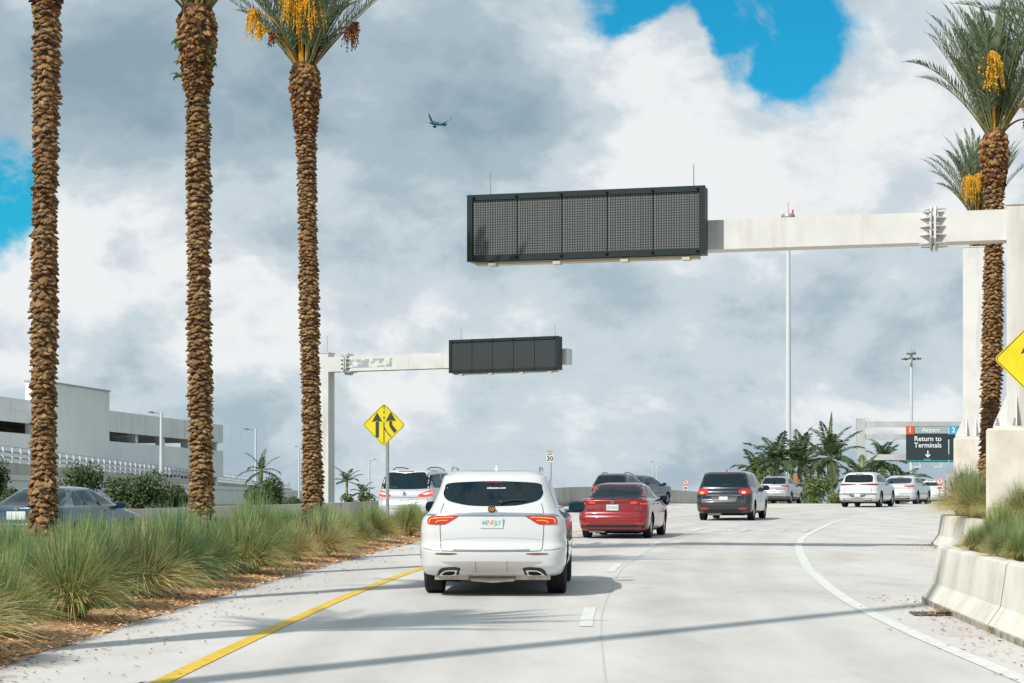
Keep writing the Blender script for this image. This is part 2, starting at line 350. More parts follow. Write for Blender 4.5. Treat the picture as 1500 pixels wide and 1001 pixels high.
# ------------------------------------------------------------------ roads, beds, ground
CEN = [(-60, .1), (0, .2), (10, .38), (17, .62), (23, .85), (34.5, 1.72), (46.6, 3.3), (59, 5.5), (68, 7.6), (76.7, 10.0), (90, 14.2), (100, 17.9), (112, 23), (130, 32), (150, 44), (200, 78)]
BEDR = [(-60, -5.0), (5, -4.75), (12, -4.55), (16.6, -4.38), (23, -4.1), (30, -3.74), (36, -3.3), (42.5, -2.8), (50, -2.15), (56, -1.9), (61, -2.1), (63, -2.4)]
BEDL = [(-60, -12.5), (10, -11.3), (29, -9.2), (36, -8.1), (44, -6.6), (55, -4.2), (61, -2.9), (63, -2.45)]
WALL = [(-60, -18), (20, -16.8), (42, -13.4), (54.2, -9.7), (67.8, -4.75), (80, -1.3), (95, 1.4), (105, 3.0), (118, 6.2), (128, 9.6), (136, 12.8), (160, 24)]
BAR = [(-60, 2.6), (-20, 3.5), (10, 4.50), (18.8, 4.82), (24.6, 5.16), (25.7, 5.28), (26.4, 5.52), (27.0, 6.1), (28, 6.9), (30, 7.7), (36, 9.0), (42, 9.36), (44, 9.36), (46, 9.7), (50, 11.1), (73, 16.6), (100, 23.5), (118, 30), (150, 46)]
def strip(name, lf, rf, ys, zo, mat, n=6, lane=None):
    b = MB(); vs = []; fs = []
    for y in ys:
        l, r = lf(y), rf(y)
        for i in range(n + 1): vs.append((l + (r - l) * i / n, y, gz(y) + zo))
    for j in range(len(ys) - 1):
        for i in range(n): a = j * (n + 1) + i; fs.append((a, a + 1, a + n + 2, a + n + 1))
    b.add(vs, fs)
    if lane: b.c = [(v[0] - smooth_interp(lane, v[1]), 0, 0) for v in vs]
    return b.build(name, mat, smooth=True, ang=80)
def yr(a, b, s): 
    n = int(round((b - a) / s)); return [a + (b - a) * i / n for i in range(n + 1)]
ys_far = yr(-120, 200, 4) + [220, 300, 600, 1200, 3000, 9000]
g = MB(); xs = [-9000, -2000, -400, -60, -20, 0, 20, 60, 400, 2000, 9000]
g.add([(x, y, gz(y) - .02) for y in ys_far for x in xs], [(j * 11 + i, j * 11 + i + 1, (j + 1) * 11 + i + 1, (j + 1) * 11 + i) for j in range(len(ys_far) - 1) for i in range(10)])
tag(g.build('ground', MAT['ground'], smooth=True, ang=80), kind='structure')
tag(strip('road', lambda y: interp(WALL, y), lambda y: interp(BAR, y) + .35, yr(-60, 200, 1.0), .0, MAT['road'], 8, lane=CEN), kind='structure')

def road_wear(m):
    nt = m.node_tree; N = nt.nodes.new; L = nt.links.new; b = nt.nodes['Principled BSDF']; src = b.inputs['Base Color'].links[0].from_socket
    a = N('ShaderNodeAttribute'); a.attribute_name = 'col'; sp = N('ShaderNodeSeparateXYZ'); L(a.outputs['Vector'], sp.inputs[0])
    def mt(op, x, y=None):
        n = N('ShaderNodeMath'); n.operation = op
        for i, v in enumerate((x, y)):
            if v is None: continue
            if isinstance(v, (int, float)): n.inputs[i].default_value = v
            else: L(v, n.inputs[i])
        return n.outputs[0]
    d = mt('ABSOLUTE', mt('SUBTRACT', mt('ABSOLUTE', sp.outputs[0]), 1.65))      # metres from the middle of a lane
    def hump(x, c, w):
        q = mt('DIVIDE', mt('SUBTRACT', x, c), w); return mt('DIVIDE', 1.0, mt('ADD', 1.0, mt('POWER', mt('ABSOLUTE', q), 4.0)))
    tc = N('ShaderNodeTexCoord'); mp = N('ShaderNodeMapping'); mp.inputs['Scale'].default_value = (1.4, .07, 1); L(tc.outputs['Object'], mp.inputs[0])
    n = N('ShaderNodeTexNoise'); n.inputs['Scale'].default_value = 1.6; n.inputs['Detail'].default_value = 8; L(mp.outputs[0], n.inputs['Vector'])
    inlane = mt('LESS_THAN', mt('ABSOLUTE', sp.outputs[0]), 3.3)
    f = mt('MULTIPLY', mt('MULTIPLY', mt('ADD', mt('MULTIPLY', hump(d, .82, .30), .22), mt('MULTIPLY', hump(d, 0, .30), .16)), mt('MULTIPLY', n.outputs[0], 1.7)), inlane)
    mx = N('ShaderNodeMix'); mx.data_type = 'RGBA'; L(f, mx.inputs[0]); L(src, mx.inputs[6]); mx.inputs[7].default_value = (.26, .255, .25, 1); L(mx.outputs[2], b.inputs['Base Color'])
    # fine drips of oil in the middle of the lanes
road_wear(MAT['road'])
def line_strip(name, f, w, y0, y1, mat, zo=.006, step=1.0):
    return tag(strip(name, lambda y: smooth_interp(f, y) - w / 2, lambda y: smooth_interp(f, y) + w / 2, yr(y0, y1, step), zo, mat, 1), kind='structure')
off = lambda pts, d: [(y, x + d) for y, x in pts]
YEL = [(-60, -3.2), (10, -2.95), (15.5, -2.76), (21, -2.52), (27.6, -2.16), (35.2, -1.55), (46.6, .0), (59, 2.2), (68, 4.3), (76.7, 6.7), (90, 10.9), (100, 14.6), (112, 19.5)]
WHT = [(-60, 3.6), (8, 3.95), (17.2, 4.07), (20.2, 4.08), (25.7, 4.30), (34, 5.05), (45, 6.45), (52.8, 7.75), (68, 11.0), (76.7, 13.4), (90, 17.9), (105, 24)]
line_strip('yellow_edge_line', YEL, .16, -20, 110, MAT['paint_yellow'])
line_strip('white_edge_line', WHT, .17, -20, 100, MAT['paint_white'])
dash = MB()
for k in range(-1, 9):
    y0 = 21.3 + 11.9 * k; yy = yr(y0, y0 + 3.0, 1)
    vs = []
    for y in yy:
        x = smooth_interp(CEN, y); vs += [(x - .075, y, gz(y) + .006), (x + .075, y, gz(y) + .006)]
    dash.add(vs, [(2 * i, 2 * i + 1, 2 * i + 3, 2 * i + 2) for i in range(len(yy) - 1)])
tag(dash.build('lane_dashes', MAT['paint_white']), kind='structure')
# joints between slabs and worn sealed cracks
jt = MB()
for k in range(-2, 16):
    y0 = 14 + k * 6.1; 
    for (x0, x1) in ((interp(WHT, y0) + .3, interp(BAR, y0) - .05),):
        if x1 > x0: 
            n = 10; vs = []
            for i in range(n + 1):
                x = x0 + (x1 - x0) * i / n; y = y0 - (x - x0) * .12 + .02 * math.sin(i * 2.3 + k); vs += [(x, y - .012, gz(y) + .004), (x, y + .012, gz(y) + .004)]
            jt.add(vs, [(2 * i, 2 * i + 2, 2 * i + 3, 2 * i + 1) for i in range(n)])
for f, d in ((CEN, .16),):
    yy = yr(6, 100, 1); vs = []
    for y in yy: x = smooth_interp(f, y) + d; vs += [(x - .008, y, gz(y) + .004), (x + .008, y, gz(y) + .004)]
    jt.add(vs, [(2 * i, 2 * i + 1, 2 * i + 3, 2 * i + 2) for i in range(len(yy) - 1)])
tag(jt.build('pavement_joints', MAT['tar']), kind='structure')
# MERGE on the lane
for i, ch in enumerate('MERGE'):
    y = 57.6; x0 = 6.15 + i * .60
    o = text_obj('road_lettering', ch, 1, MAT['paint_worn'], None, (x0, y, gz(y) + .007), (math.atan(G), 0, R(-13)), bold=.02)
    o.scale = (.62, 2.6, 1); bpy.context.view_layer.update(); mw = o.matrix_world.copy(); me = o.data; bm = bmesh.new(); bm.from_mesh(me)
    bmesh.ops.delete(bm, geom=[f for f in bm.faces if f.normal.z < .9], context='FACES'); bm.transform(mw)
    for v in bm.verts: v.co.z = gz(v.co.y) + .007
    bm.to_mesh(me); bm.free(); o.matrix_world = Matrix.Identity(4); tag(o, kind='structure')

# median bed and planter fill
def bed(name, lf, rf, y0, y1, zt, mat, step=1.0, n=8, edge=.12):
    b = MB(); vs = []; fs = []; ys = yr(y0, y1, step)
    for y in ys:
        l, r = lf(y), rf(y)
        for i in range(n + 1):
            t = i / n; x = l + (r - l) * t; e = min(1, min(t, 1 - t) * abs(r - l) / .6)
            vs.append((x + random.uniform(-.02, .02), y, gz(y) + .004 + zt * e + random.uniform(0, .015)))
    for j in range(len(ys) - 1):
        for i in range(n): a = j * (n + 1) + i; fs.append((a, a + 1, a + n + 2, a + n + 1))
    b.add(vs, fs); return b.build(name, mat, smooth=True, ang=80)
tag(bed('planting_bed', lambda y: interp(BEDL, y), lambda y: interp(BEDR, y) + .05 * math.sin(y * 3.1) + .05 * math.sin(y * 7.7), -20, 62.6, .07, MAT['mulch'], .4, 14), kind='structure')
pf = MB(); ys = yr(-20, 112, 1); vs = []
for y in ys:
    x = interp(BAR, y) + .28
    for i in range(9): vs.append((x + [0, .4, 1, 2, 3.5, 5, 8, 12, 20][i], y, gz(y) + (.66 if y < 100 else .66 * (112 - y) / 12) + (.25 * min(1, i / 4)) * (1 if y < 100 else 0) + random.uniform(-.015, .015)))
pf.add(vs, [(j * 9 + i, j * 9 + i + 1, (j + 1) * 9 + i + 1, (j + 1) * 9 + i) for j in range(len(ys) - 1) for i in range(8)])
tag(pf.build('planter_soil', MAT['mulch'], smooth=True, ang=80), kind='structure')

# barrier (sloped face) along the planter
def dense(pts, y0, y1, s): return [(interp(pts, y), y) for y in yr(y0, y1, s)]
def sweep(name, path, prof, mat_fn, mats, parent=None, ang=25):
    b = MB(); n = len(prof); vs = []
    for i, (x, y) in enumerate(path):
        a = Vector(path[max(i - 1, 0)]); c = Vector(path[min(i + 1, len(path) - 1)]); d = (c - a).normalized(); nx, ny = d.y, -d.x
        for (o, h) in prof: vs.append((x + nx * o, y + ny * o, gz(y) + h))
    b.add(vs, [])
    for i in range(len(path) - 1):
        for k in range(n - 1):
            b.f.append((i * n + k, i * n + k + 1, (i + 1) * n + k + 1, (i + 1) * n + k)); b.m.append(mat_fn(k))
    b.f.append(tuple(range(n))); b.m.append(0); b.f.append(tuple((len(path) - 1) * n + k for k in range(n))); b.m.append(0)
    return b.build(name, mats, parent, smooth=True, ang=ang, fixn=True)
NJ = [(0, 0), (0, .075), (.13, .26), (.19, .67), (.20, .70), (.23, .715), (.38, .715), (.40, .69), (.41, 0)]
segs = [(-8, 1.9), (2, 13.9), (14, 25.9)]
bp = dense(BAR, -20, 20, 1.0) + dense(BAR, 20.4, 50, .3) + dense(BAR, 51, 112, 1.5)
bar = empty('concrete_barrier', (0, 0, 0), label='white sloped concrete barrier holding back the raised planter on the right', cat='barrier')
sweep('barrier_body', [p for p in bp], NJ, lambda k: 0, [MAT['barrier']], bar)
fp = [(interp(BAR, y) - .012, y) for y in yr(-20, 50, .5)]
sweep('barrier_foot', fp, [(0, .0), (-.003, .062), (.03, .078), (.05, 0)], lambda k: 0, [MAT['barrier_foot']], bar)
# expansion joints on the barrier
for y in (9.2, 14.9, 20.6, 33, 48):
    x = interp(BAR, y); jb = MB()
    for (o, h), (o2, h2) in zip(NJ[:5], NJ[1:6]):
        p = Vector((x + o - .004, y, gz(y) + h)); q = Vector((x + o2 - .004, y, gz(y) + h2))
        jb.add([p + Vector((0, -.009, 0)), p + Vector((0, .009, 0)), q + Vector((0, .009, 0)), q + Vector((0, -.009, 0))], [(0, 1, 2, 3)])
    jb.build('joint', MAT['joint'], bar)

# long low wall beyond the left roadway
wl = empty('concrete_wall', (0, 0, 0), label='long low beige concrete wall curving behind the left roadway and the far cars', cat='wall')
wp = dense(WALL, 20, 160, 1.5); vs = []; b = MB()
for i, (x, y) in enumerate(wp):
    a = Vector(wp[max(i - 1, 0)]); c = Vector(wp[min(i + 1, len(wp) - 1)]); d = (c - a).normalized(); nx, ny = d.y, -d.x
    h = interp([(20, .70), (68, .70), (100, .95), (160, 1.0)], y)
    for o, hh in ((0, 0), (.10, .2), (.04, h), (-.16, h), (-.2, 0)): vs.append((x + nx * o, y + ny * o, gz(y) + hh))
b.add(vs, [(i * 5 + k, i * 5 + k + 1, (i + 1) * 5 + k + 1, (i + 1) * 5 + k) for i in range(len(wp) - 1) for k in range(4)])
b.build('wall_body', MAT['wallc'], wl, smooth=True, ang=25, fixn=True)
b = MB()
for y in yr(42, 140, 4.6):
    x = interp(WALL, y); h = interp([(20, .70), (68, .70), (100, .95), (160, 1.0)], y); dx = (interp(WALL, y + 1) - interp(WALL, y - 1)) / 2; l = math.hypot(dx, 1)
    nx, ny = 1 / l, -dx / l
    for (o, hh), (o2, h2) in (((.012, .02), (.112, .2)), ((.112, .2), (.052, h))):
        p = Vector((x + nx * o, y + ny * o, gz(y) + hh)); q = Vector((x + nx * o2, y + ny * o2, gz(y) + h2)); t = Vector((dx / l, 1 / l, 0)) * .015
        b.add([p - t, p + t, q + t, q - t], [(0, 1, 2, 3)])
b.build('joint', MAT['joint'], wl)

# storm drain by the barrier
dr = empty('storm_drain', (4.98, 23.15, gz(23.15)), R(-5), 'rusty iron storm drain grate with dry grass caught on it at the barrier foot', 'drain')
b = MB()
for s in (-1, 1): b.box((0, s * .27, .012), (.62, .04, .016)); b.box((s * .31, 0, .012), (.04, .56, .016))
b.build('frame', MAT['iron'], dr)
b = MB()
for i in range(11): b.box((-.26 + i * .052, 0, .011), (.022, .50, .012))
b.build('grate', MAT['iron'], dr)
b = MB(); b.box((0, 0, .005), (.60, .52, .003)); b.build('pit', MAT['under'], dr)
b = MB()
for i in range(260):
    c = Vector((random.gauss(.16, .13), random.gauss(.0, .16), .025 + random.random() * .03)); a = random.uniform(0, PI); d = Vector((math.cos(a), math.sin(a), random.uniform(-.1, .1))) * random.uniform(.06, .16); w = Vector((-d.y, d.x, 0)).normalized() * .006
    b.col = random.choice([(.50, .36, .16), (.40, .27, .12), (.30, .18, .08)]); b.add([c - d - w, c - d + w, c + d + w, c + d - w], [(0, 1, 2, 3)])
tag(b.build('straw_debris', MAT['litter'], None, loc=dr.location), 'heap of dry straw washed onto the storm drain grate', 'debris')

# leaf litter and wood chips
def litter(name, n, fn, cols, size, zo=.012, label=None):
    b = MB()
    for i in range(n):
        x, y, z = fn(); a = random.uniform(0, 2 * PI); l = random.uniform(*size); w = l * random.uniform(.2, .55); t = random.uniform(-.5, .5); tz = random.uniform(-.35, .35)
        u = Vector((math.cos(a), math.sin(a), tz)) * l / 2; v = Vector((-math.sin(a), math.cos(a), t)) * w / 2; c = Vector((x, y, z + zo + (abs(u.z) + abs(v.z))))
        b.col = random.choice(cols); b.add([c - u, c - u * .2 - v, c + u, c - u * .2 + v], [(0, 1, 2, 3)])
    return tag(b.build(name, MAT['litter']), kind='stuff')
def bed_edge():
    y = 12 + 50 * random.random() ** 1.6; t = random.random() ** 1.3 * 1.7; x = interp(BEDR, y) + .10 - t
    return x, y, gz(y) + .07 * min(1, max(0, t - .1) / .6) + .02
chipcols = [(.66, .42, .24), (.60, .32, .13), (.70, .38, .15), (.44, .21, .10), (.70, .54, .38), (.30, .14, .07), (.64, .36, .15), (.76, .66, .52)]
litter('wood_chips', 22000, bed_edge, chipcols, (.03, .085), .0)
def on_road():
    y = 13 + 45 * random.random() ** 1.5; return interp(BEDR, y) + abs(random.gauss(0, .55)), y, gz(y)
litter('fallen_leaves', 1100, on_road, [(.42, .22, .11), (.30, .14, .07), (.22, .14, .08), (.50, .32, .18), (.12, .09, .06)], (.025, .075), .006)
def on_road_r():
    y = 15 + 55 * random.random() ** 1.6; return interp(BAR, y) - abs(random.gauss(0, .32)) - .02, y, gz(y)
litter('fallen_leaves', 900, on_road_r, [(.45, .24, .12), (.50, .26, .10), (.22, .14, .08), (.50, .34, .20)], (.025, .08), .006)
def on_planter():
    y = 14 + 50 * random.random(); t = abs(random.gauss(0, 1.4)); return interp(BAR, y) + .5 + t, y, gz(y) + .68 + .03 * min(t, 5)
litter('wood_chips', 9000, on_planter, chipcols, (.03, .09), .01)

# ------------------------------------------------------------------ date palms
def boots(b, z0, z1, rad, row, per, size, prot, cols, rng, lean=lambda z: (0, 0)):
    """persistent leaf bases set in a spiral round the trunk"""
    z = z0; k = 0
    while z < z1:
        r = rad(z); cx, cy = lean(z); n = per
        for i in range(n):
            a = 2 * PI * (i + .5 * (k % 2)) / n + rng.uniform(-.17, .17) + k * .045
            w = size[0] * rng.uniform(.75, 1.2); h = size[1] * rng.uniform(.7, 1.25); p = prot * rng.uniform(.55, 1.35)
            o = Vector((math.cos(a), math.sin(a), 0)); t = Vector((-o.y, o.x, 0)); zz = z + rng.uniform(-.45, .45) * row + row * i / n
            c = Vector((cx, cy, zz)) + o * (r - .015)
            up = Vector((0, 0, 1)); tip = c + o * (p + .015) + up * h * rng.uniform(.25, .6); sk = rng.uniform(-.02, .02)
            j = lambda q: rng.uniform(-q, q)
            lz = h * rng.uniform(-.50, -.05); th = h * .20
            A = c - t * w * .5 + up * h * j(.15); B = c + t * w * .5 + up * h * j(.15); T = c + up * h * .75 + t * w * j(.1)
            F1 = c + o * (p * rng.uniform(.7, 1.1) + .015) - t * w * rng.uniform(.14, .30) + up * lz; F2 = c + o * (p * rng.uniform(.7, 1.1) + .015) + t * w * rng.uniform(.14, .30) + up * (lz + h * j(.2)); F0 = c + o * (p * rng.uniform(.9, 1.35) + .015) + t * w * j(.1) + up * (lz + h * j(.25))
            D1, D0, D2 = [q - up * th - o * .004 for q in (F1, F0, F2)]
            b.col = cols[rng.randrange(len(cols))]; m = rng.uniform(.75, 1.2); b.col = tuple(v * m for v in b.col)
            b.add([A, B, T, F1, F0, F2, D1, D0, D2, c - up * h * .55], [(0, 3, 4, 2), (4, 5, 1, 2), (3, 6, 7, 4), (4, 7, 8, 5), (0, 6, 3), (1, 5, 8), (0, 9, 7, 6), (9, 1, 8, 7)])
        z += row * rng.uniform(.9, 1.1); k += 1
TAN = [(.38, .22, .10), (.31, .175, .078), (.44, .275, .135), (.22, .12, .055), (.35, .205, .10)]
RED = [(.28, .12, .045), (.38, .19, .07), (.18, .080, .035), (.46, .26, .11), (.13, .06, .03)]
def palm_trunk_mesh(H, bulge, seed, fine=1.0, hl=1.45, tip=None):
    rng = random.Random(seed); b = MB()
    l1, l2 = rng.uniform(-.12, .12), rng.uniform(-.08, .08)
    lean = lambda z: (l1 * math.sin(z / H * 2.2), l2 * math.sin(z / H * 2.6))
    if tip is not None: lean = lambda z: (tip * z / H, .03 * math.sin(z))
    base = lambda z: .190 + .05 * max(0, 1 - z / 2.2) + .012 * math.sin(z * 1.7 + seed)
    hz = H - hl
    def head(z):
        t = (z - hz) / hl; return interp([(-.02, .20), (.06, .25), (.30, .27), (.62, bulge - .03), (.82, bulge - .02), (1, bulge - .10)], t)
    b.col = (.13, .075, .04)
    pr = [(lean(z), (base(z) if z < hz else head(z)) - .03, z) for z in yr(0, H + .1, .2)]
    n = 16; vs = []
    for (cx, cy), r, z in pr:
        for k in range(n): vs.append((cx + r * math.cos(2 * PI * k / n), cy + r * math.sin(2 * PI * k / n), z))
    b.add(vs, [(i * n + k, i * n + (k + 1) % n, (i + 1) * n + (k + 1) % n, (i + 1) * n + k) for i in range(len(pr) - 1) for k in range(n)])
    boots(b, 0.05, hz, lambda z: base(z) - .02, .068 * fine, 10, (.17 * fine, .082 * fine), .056, TAN, rng, lean)
    boots(b, hz, hz + hl * .42, lambda z: head(z) - .04, .050, 15, (.14, .095), .055, RED, rng, lean)
    boots(b, hz + hl * .42, H, lambda z: head(z) - .05, .070, 15, (.17, .125), .060, RED + TAN[:1] + [(.50, .30, .12)], rng, lean)
    if seed % 3 == 0:
        pass
    return b, lean(H)
def frond(b, base, az, el, L, curve, rng, leaf=.36, nleaf=62, cols=None, droop=.0, width=.030, start=.16, vee=.55):
    u = Vector((math.cos(az), math.sin(az), 0)); pts = []; p = Vector(base); e = el; n = 16; tw = rng.uniform(-.25, .25)
    for i in range(n + 1):
        pts.append(p.copy()); d = u * math.cos(e) + Vector((0, 0, math.sin(e))); p = p + d * L / n; e -= curve / n * (.4 + 1.2 * i / n)
    b.col = (.26, .25, .10); b.tube(pts, [max(.005, .030 * (1 - i / n) ** 1.1) for i in range(n + 1)], 4, cap=False)
    side0 = Vector((-u.y, u.x, 0))
    for s in (-1, 1):
        for i in range(nleaf):
            t = start + (1 - start) * (i + rng.random() * .6) / nleaf; f = t * n; j = min(int(f), n - 1); q = pts[j].lerp(pts[j + 1], f - j)
            d = (pts[j + 1] - pts[j]).normalized(); nn = side0.cross(d).normalized()
            if nn.z < 0: nn = -nn
            side = (side0 * s + nn * tw * s * t)
            ang = R(62 - 38 * t) + rng.uniform(-.1, .1)
            ld = (d * math.cos(ang) + side * math.sin(ang) + nn * (vee * rng.uniform(.4, 1.3)) * (1 - droop)).normalized(); ld.z -= droop * rng.uniform(.4, 1.0); ld.normalize()
            l = leaf * (math.sin(PI * min(1, .18 + t * .86)) ** .6) * rng.uniform(.8, 1.1)
            wv = ld.cross(nn).normalized() * width * .5 * (.7 + .5 * rng.random())
            b.col = cols[rng.randrange(len(cols))]
            m = q + ld * l * .45; tip = q + ld * l - Vector((0, 0, l * .12 + droop * l * .25))
            b.add([q, m - wv, tip, m + wv], [(0, 1, 2, 3)])
FG = [(.12, .175, .095), (.15, .21, .115), (.09, .14, .075), (.20, .26, .15), (.14, .19, .11)]
def crown_mesh(seed, nf=34, L=2.9, elr=(22, 84), leaf=.36, nleaf=62, curve=(.35, .95)):
    rng = random.Random(seed); b = MB()
    for i in range(nf):
        t = (i + .5) / nf; az = i * 2.39996 + rng.uniform(-.2, .2); el = R(elr[0] + (elr[1] - elr[0]) * t ** .9 + rng.uniform(-5, 5))
        if math.cos(az + PI / 2) > .90 and el < R(78): continue
        base = Vector((math.cos(az) * .17 * (1 - t * .6), math.sin(az) * .17 * (1 - t * .6), -.05 + .15 * t))
        frond(b, base, az, el, L * rng.uniform(.85, 1.08) * (1 - .12 * t), rng.uniform(*curve), rng, leaf, nleaf, FG)
    return b
def ico(b, c, r):
    b.add([(c.x, c.y, c.z + r * 1.3), (c.x + r, c.y, c.z), (c.x, c.y + r, c.z), (c.x - r, c.y, c.z), (c.x, c.y - r, c.z), (c.x, c.y, c.z - r * 1.3)],
          [(0, 1, 2), (0, 2, 3), (0, 3, 4), (0, 4, 1), (5, 2, 1), (5, 3, 2), (5, 4, 3), (5, 1, 4)])
def fruit_mesh(seed, az, reach, rise, big=1.0, dark=False):
    rng = random.Random(seed); b = MB(); u = Vector((math.cos(az), math.sin(az), 0)); pts = []
    for i in range(9):
        t = i / 8; pts.append(u * (.16 + reach * t ** 1.25) + Vector((0, 0, rise * math.sin(t * 1.75) / .985)))
    b.col = (.62, .30, .03) if not dark else (.20, .10, .04); b.tube(pts, [.030 - .012 * i / 8 for i in range(9)], 5)
    end = pts[-1]
    for k in range(int(42 * big)):
        a = rng.uniform(0, 2 * PI); sp = rng.uniform(.04, .24) * big; l = rng.uniform(.25, .62) * big
        s0 = end + Vector((0, 0, rng.uniform(-.05, .12))); pp = [s0]
        for j in range(1, 5):
            t = j / 4; pp.append(s0 + Vector((math.cos(a) * sp * t ** .6, math.sin(a) * sp * t ** .6, .10 * math.sin(t * 2.2) - l * t * t)))
        b.col = (.66, .36, .04) if not dark else (.16, .08, .04); b.tube(pp, .005, 3, cap=False)
        for j in range(9):
            t = rng.uniform(.25, 1); f = t * 4; i0 = min(int(f), 3); q = pp[i0].lerp(pp[i0 + 1], f - i0) + Vector((rng.uniform(-.02, .02), rng.uniform(-.02, .02), 0))
            b.col = rng.choice([(.80, .45, .03), (.85, .52, .06), (.72, .34, .02)]) if not dark else rng.choice([(.10, .05, .03), (.22, .09, .03), (.45, .16, .05)])
            ico(b, q, .017)
    return b
def date_palm(label, x, y, H, bulge, seed, zb=None, crown=None, fruits=(), fine=1.0, hl=1.45, group='date palms along the road', sc_=1.0, ferns=False, nar=.9, tip=None):
    t = empty('date_palm', (x, y, gz(y) if zb is None else zb), 0, label, 'palm tree', group)
    b, top = palm_trunk_mesh(H, bulge, seed, fine, hl, tip); tr = b.build('trunk', MAT['bark'], t); tr.scale = (.88, .88, 1) if seed == 1 else (1, 1, 1)
    if crown is not None:
        co = bpy.data.objects.new('crown', crown); C.objects.link(co); co.parent = t; co.location = (top[0], top[1], H); co.rotation_euler = (0, 0, (seed % 5 - 2) * .12)
        co.scale = (sc_ * nar, sc_ * nar, sc_)
    for (s, az, reach, rise, big, dk) in fruits:
        fruit_mesh(s, az, reach, rise, big, dk).build('fruit_cluster', MAT['fruit'], t, loc=(top[0], top[1], H))
    if ferns:
        fb = MB(); rng = random.Random(4)
        for k in range(20):
            a = rng.uniform(0, 2 * PI); z = H - rng.uniform(.55, 1.3)
            for q in range(3):
                frond(fb, (top[0] + math.cos(a) * .26, top[1] + math.sin(a) * .26, z), a + rng.uniform(-.6, .6), rng.uniform(-.2, .9), rng.uniform(.12, .26), 1.6, rng, .06, 7, [(.10, .26, .04), (.16, .34, .07)], width=.03, start=.1)
        fb.build('fern', MAT['leaf'], t)
    return t
crA = crown_mesh(11, 58, 3.1, (47, 88), leaf=.40, nleaf=74, curve=(.2, 1.0)).build('crown_a', MAT['frond']); crB = crown_mesh(23, 64, 3.1, (46, 88), leaf=.40, nleaf=74, curve=(.2, 1.0)).build('crown_b', MAT['frond'])
cA, cB = crA.data, crB.data; bpy.data.objects.remove(crA); bpy.data.objects.remove(crB)
D = math.pi / 180
date_palm('thick date palm trunk at the far left of the photo, crown above the frame', -6.84, 29.0, 9.9, .38, 1, crown=cA, tip=.08, fruits=[(1, -90 * D, .5, .9, 1, 0)])
date_palm('date palm with small green ferns sprouting on its scaly head, second from the left', -5.61, 36.0, 9.98, .39, 2, crown=cB, tip=-.09, fruits=[(3, 215 * D, .62, .75, 1.1, 0), (4, -80 * D, .5, 1.0, 1, 0)], ferns=True)
p3 = date_palm('date palm with hanging orange fruit and visible fronds beside the left merge sign', -4.38, 44.0, 10.6, .37, 5, crown=cA, tip=-.20, sc_=.95,
               fruits=[(5, -98 * D, .50, 1.55, 1.6, 0), (6, -72 * D, .60, 1.30, 1.5, 0), (13, -118 * D, .5, 1.75, 1.3, 0), (7, 187 * D, .95, 1.15, 1.1, 0), (8, 200 * D, .85, .75, .6, 0), (9, -6 * D, .85, .75, .8, 1), (10, 15 * D, .95, .95, .7, 1), (12, 225 * D, .75, .55, .5, 1)])
# the same row goes on beside the camera, outside the frame, and throws the shadows on the near lanes
date_palm('date palm of the median row just outside the left edge of the photo', -8.35, 20.8, 10.3, .38, 4, crown=cB, fruits=[])
date_palm('date palm of the median row beside the camera, outside the photo', -9.35, 12.6, 10.1, .37, 7, crown=cA, fruits=[])
# right side
PZ = .92
date_palm('near right date palm rising behind the white gantry post, orange fruit in its crown', 10.36, 43.2, 8.15, .33, 8, tip=.12, zb=gz(43.2) + .85, crown=cB, fine=.9, hl=1.15, sc_=1.08, nar=.72,
          fruits=[(21, 252 * D, .62, 1.50, 1.35, 0), (22, -20 * D, .55, .3, .5, 1), (23, 0 * D, .5, .6, .4, 0)])
date_palm('farther right date palm with orange fruit, low behind the gantry arm', 16.25, 69.5, 9.9, .36, 10, zb=gz(69.5) + .6, crown=cA, fine=1.1, sc_=1.15, nar=.66,
          fruits=[(24, 240 * D, .85, 1.3, 1.6, 0), (25, 258 * D, .5, 1.4, 1.1, 0)])
date_palm('palm whose lowest fronds reach into the top right corner of the photo', 9.45, 33.0, 7.55, .34, 13, zb=gz(32) + .85, crown=cA, sc_=1.0)

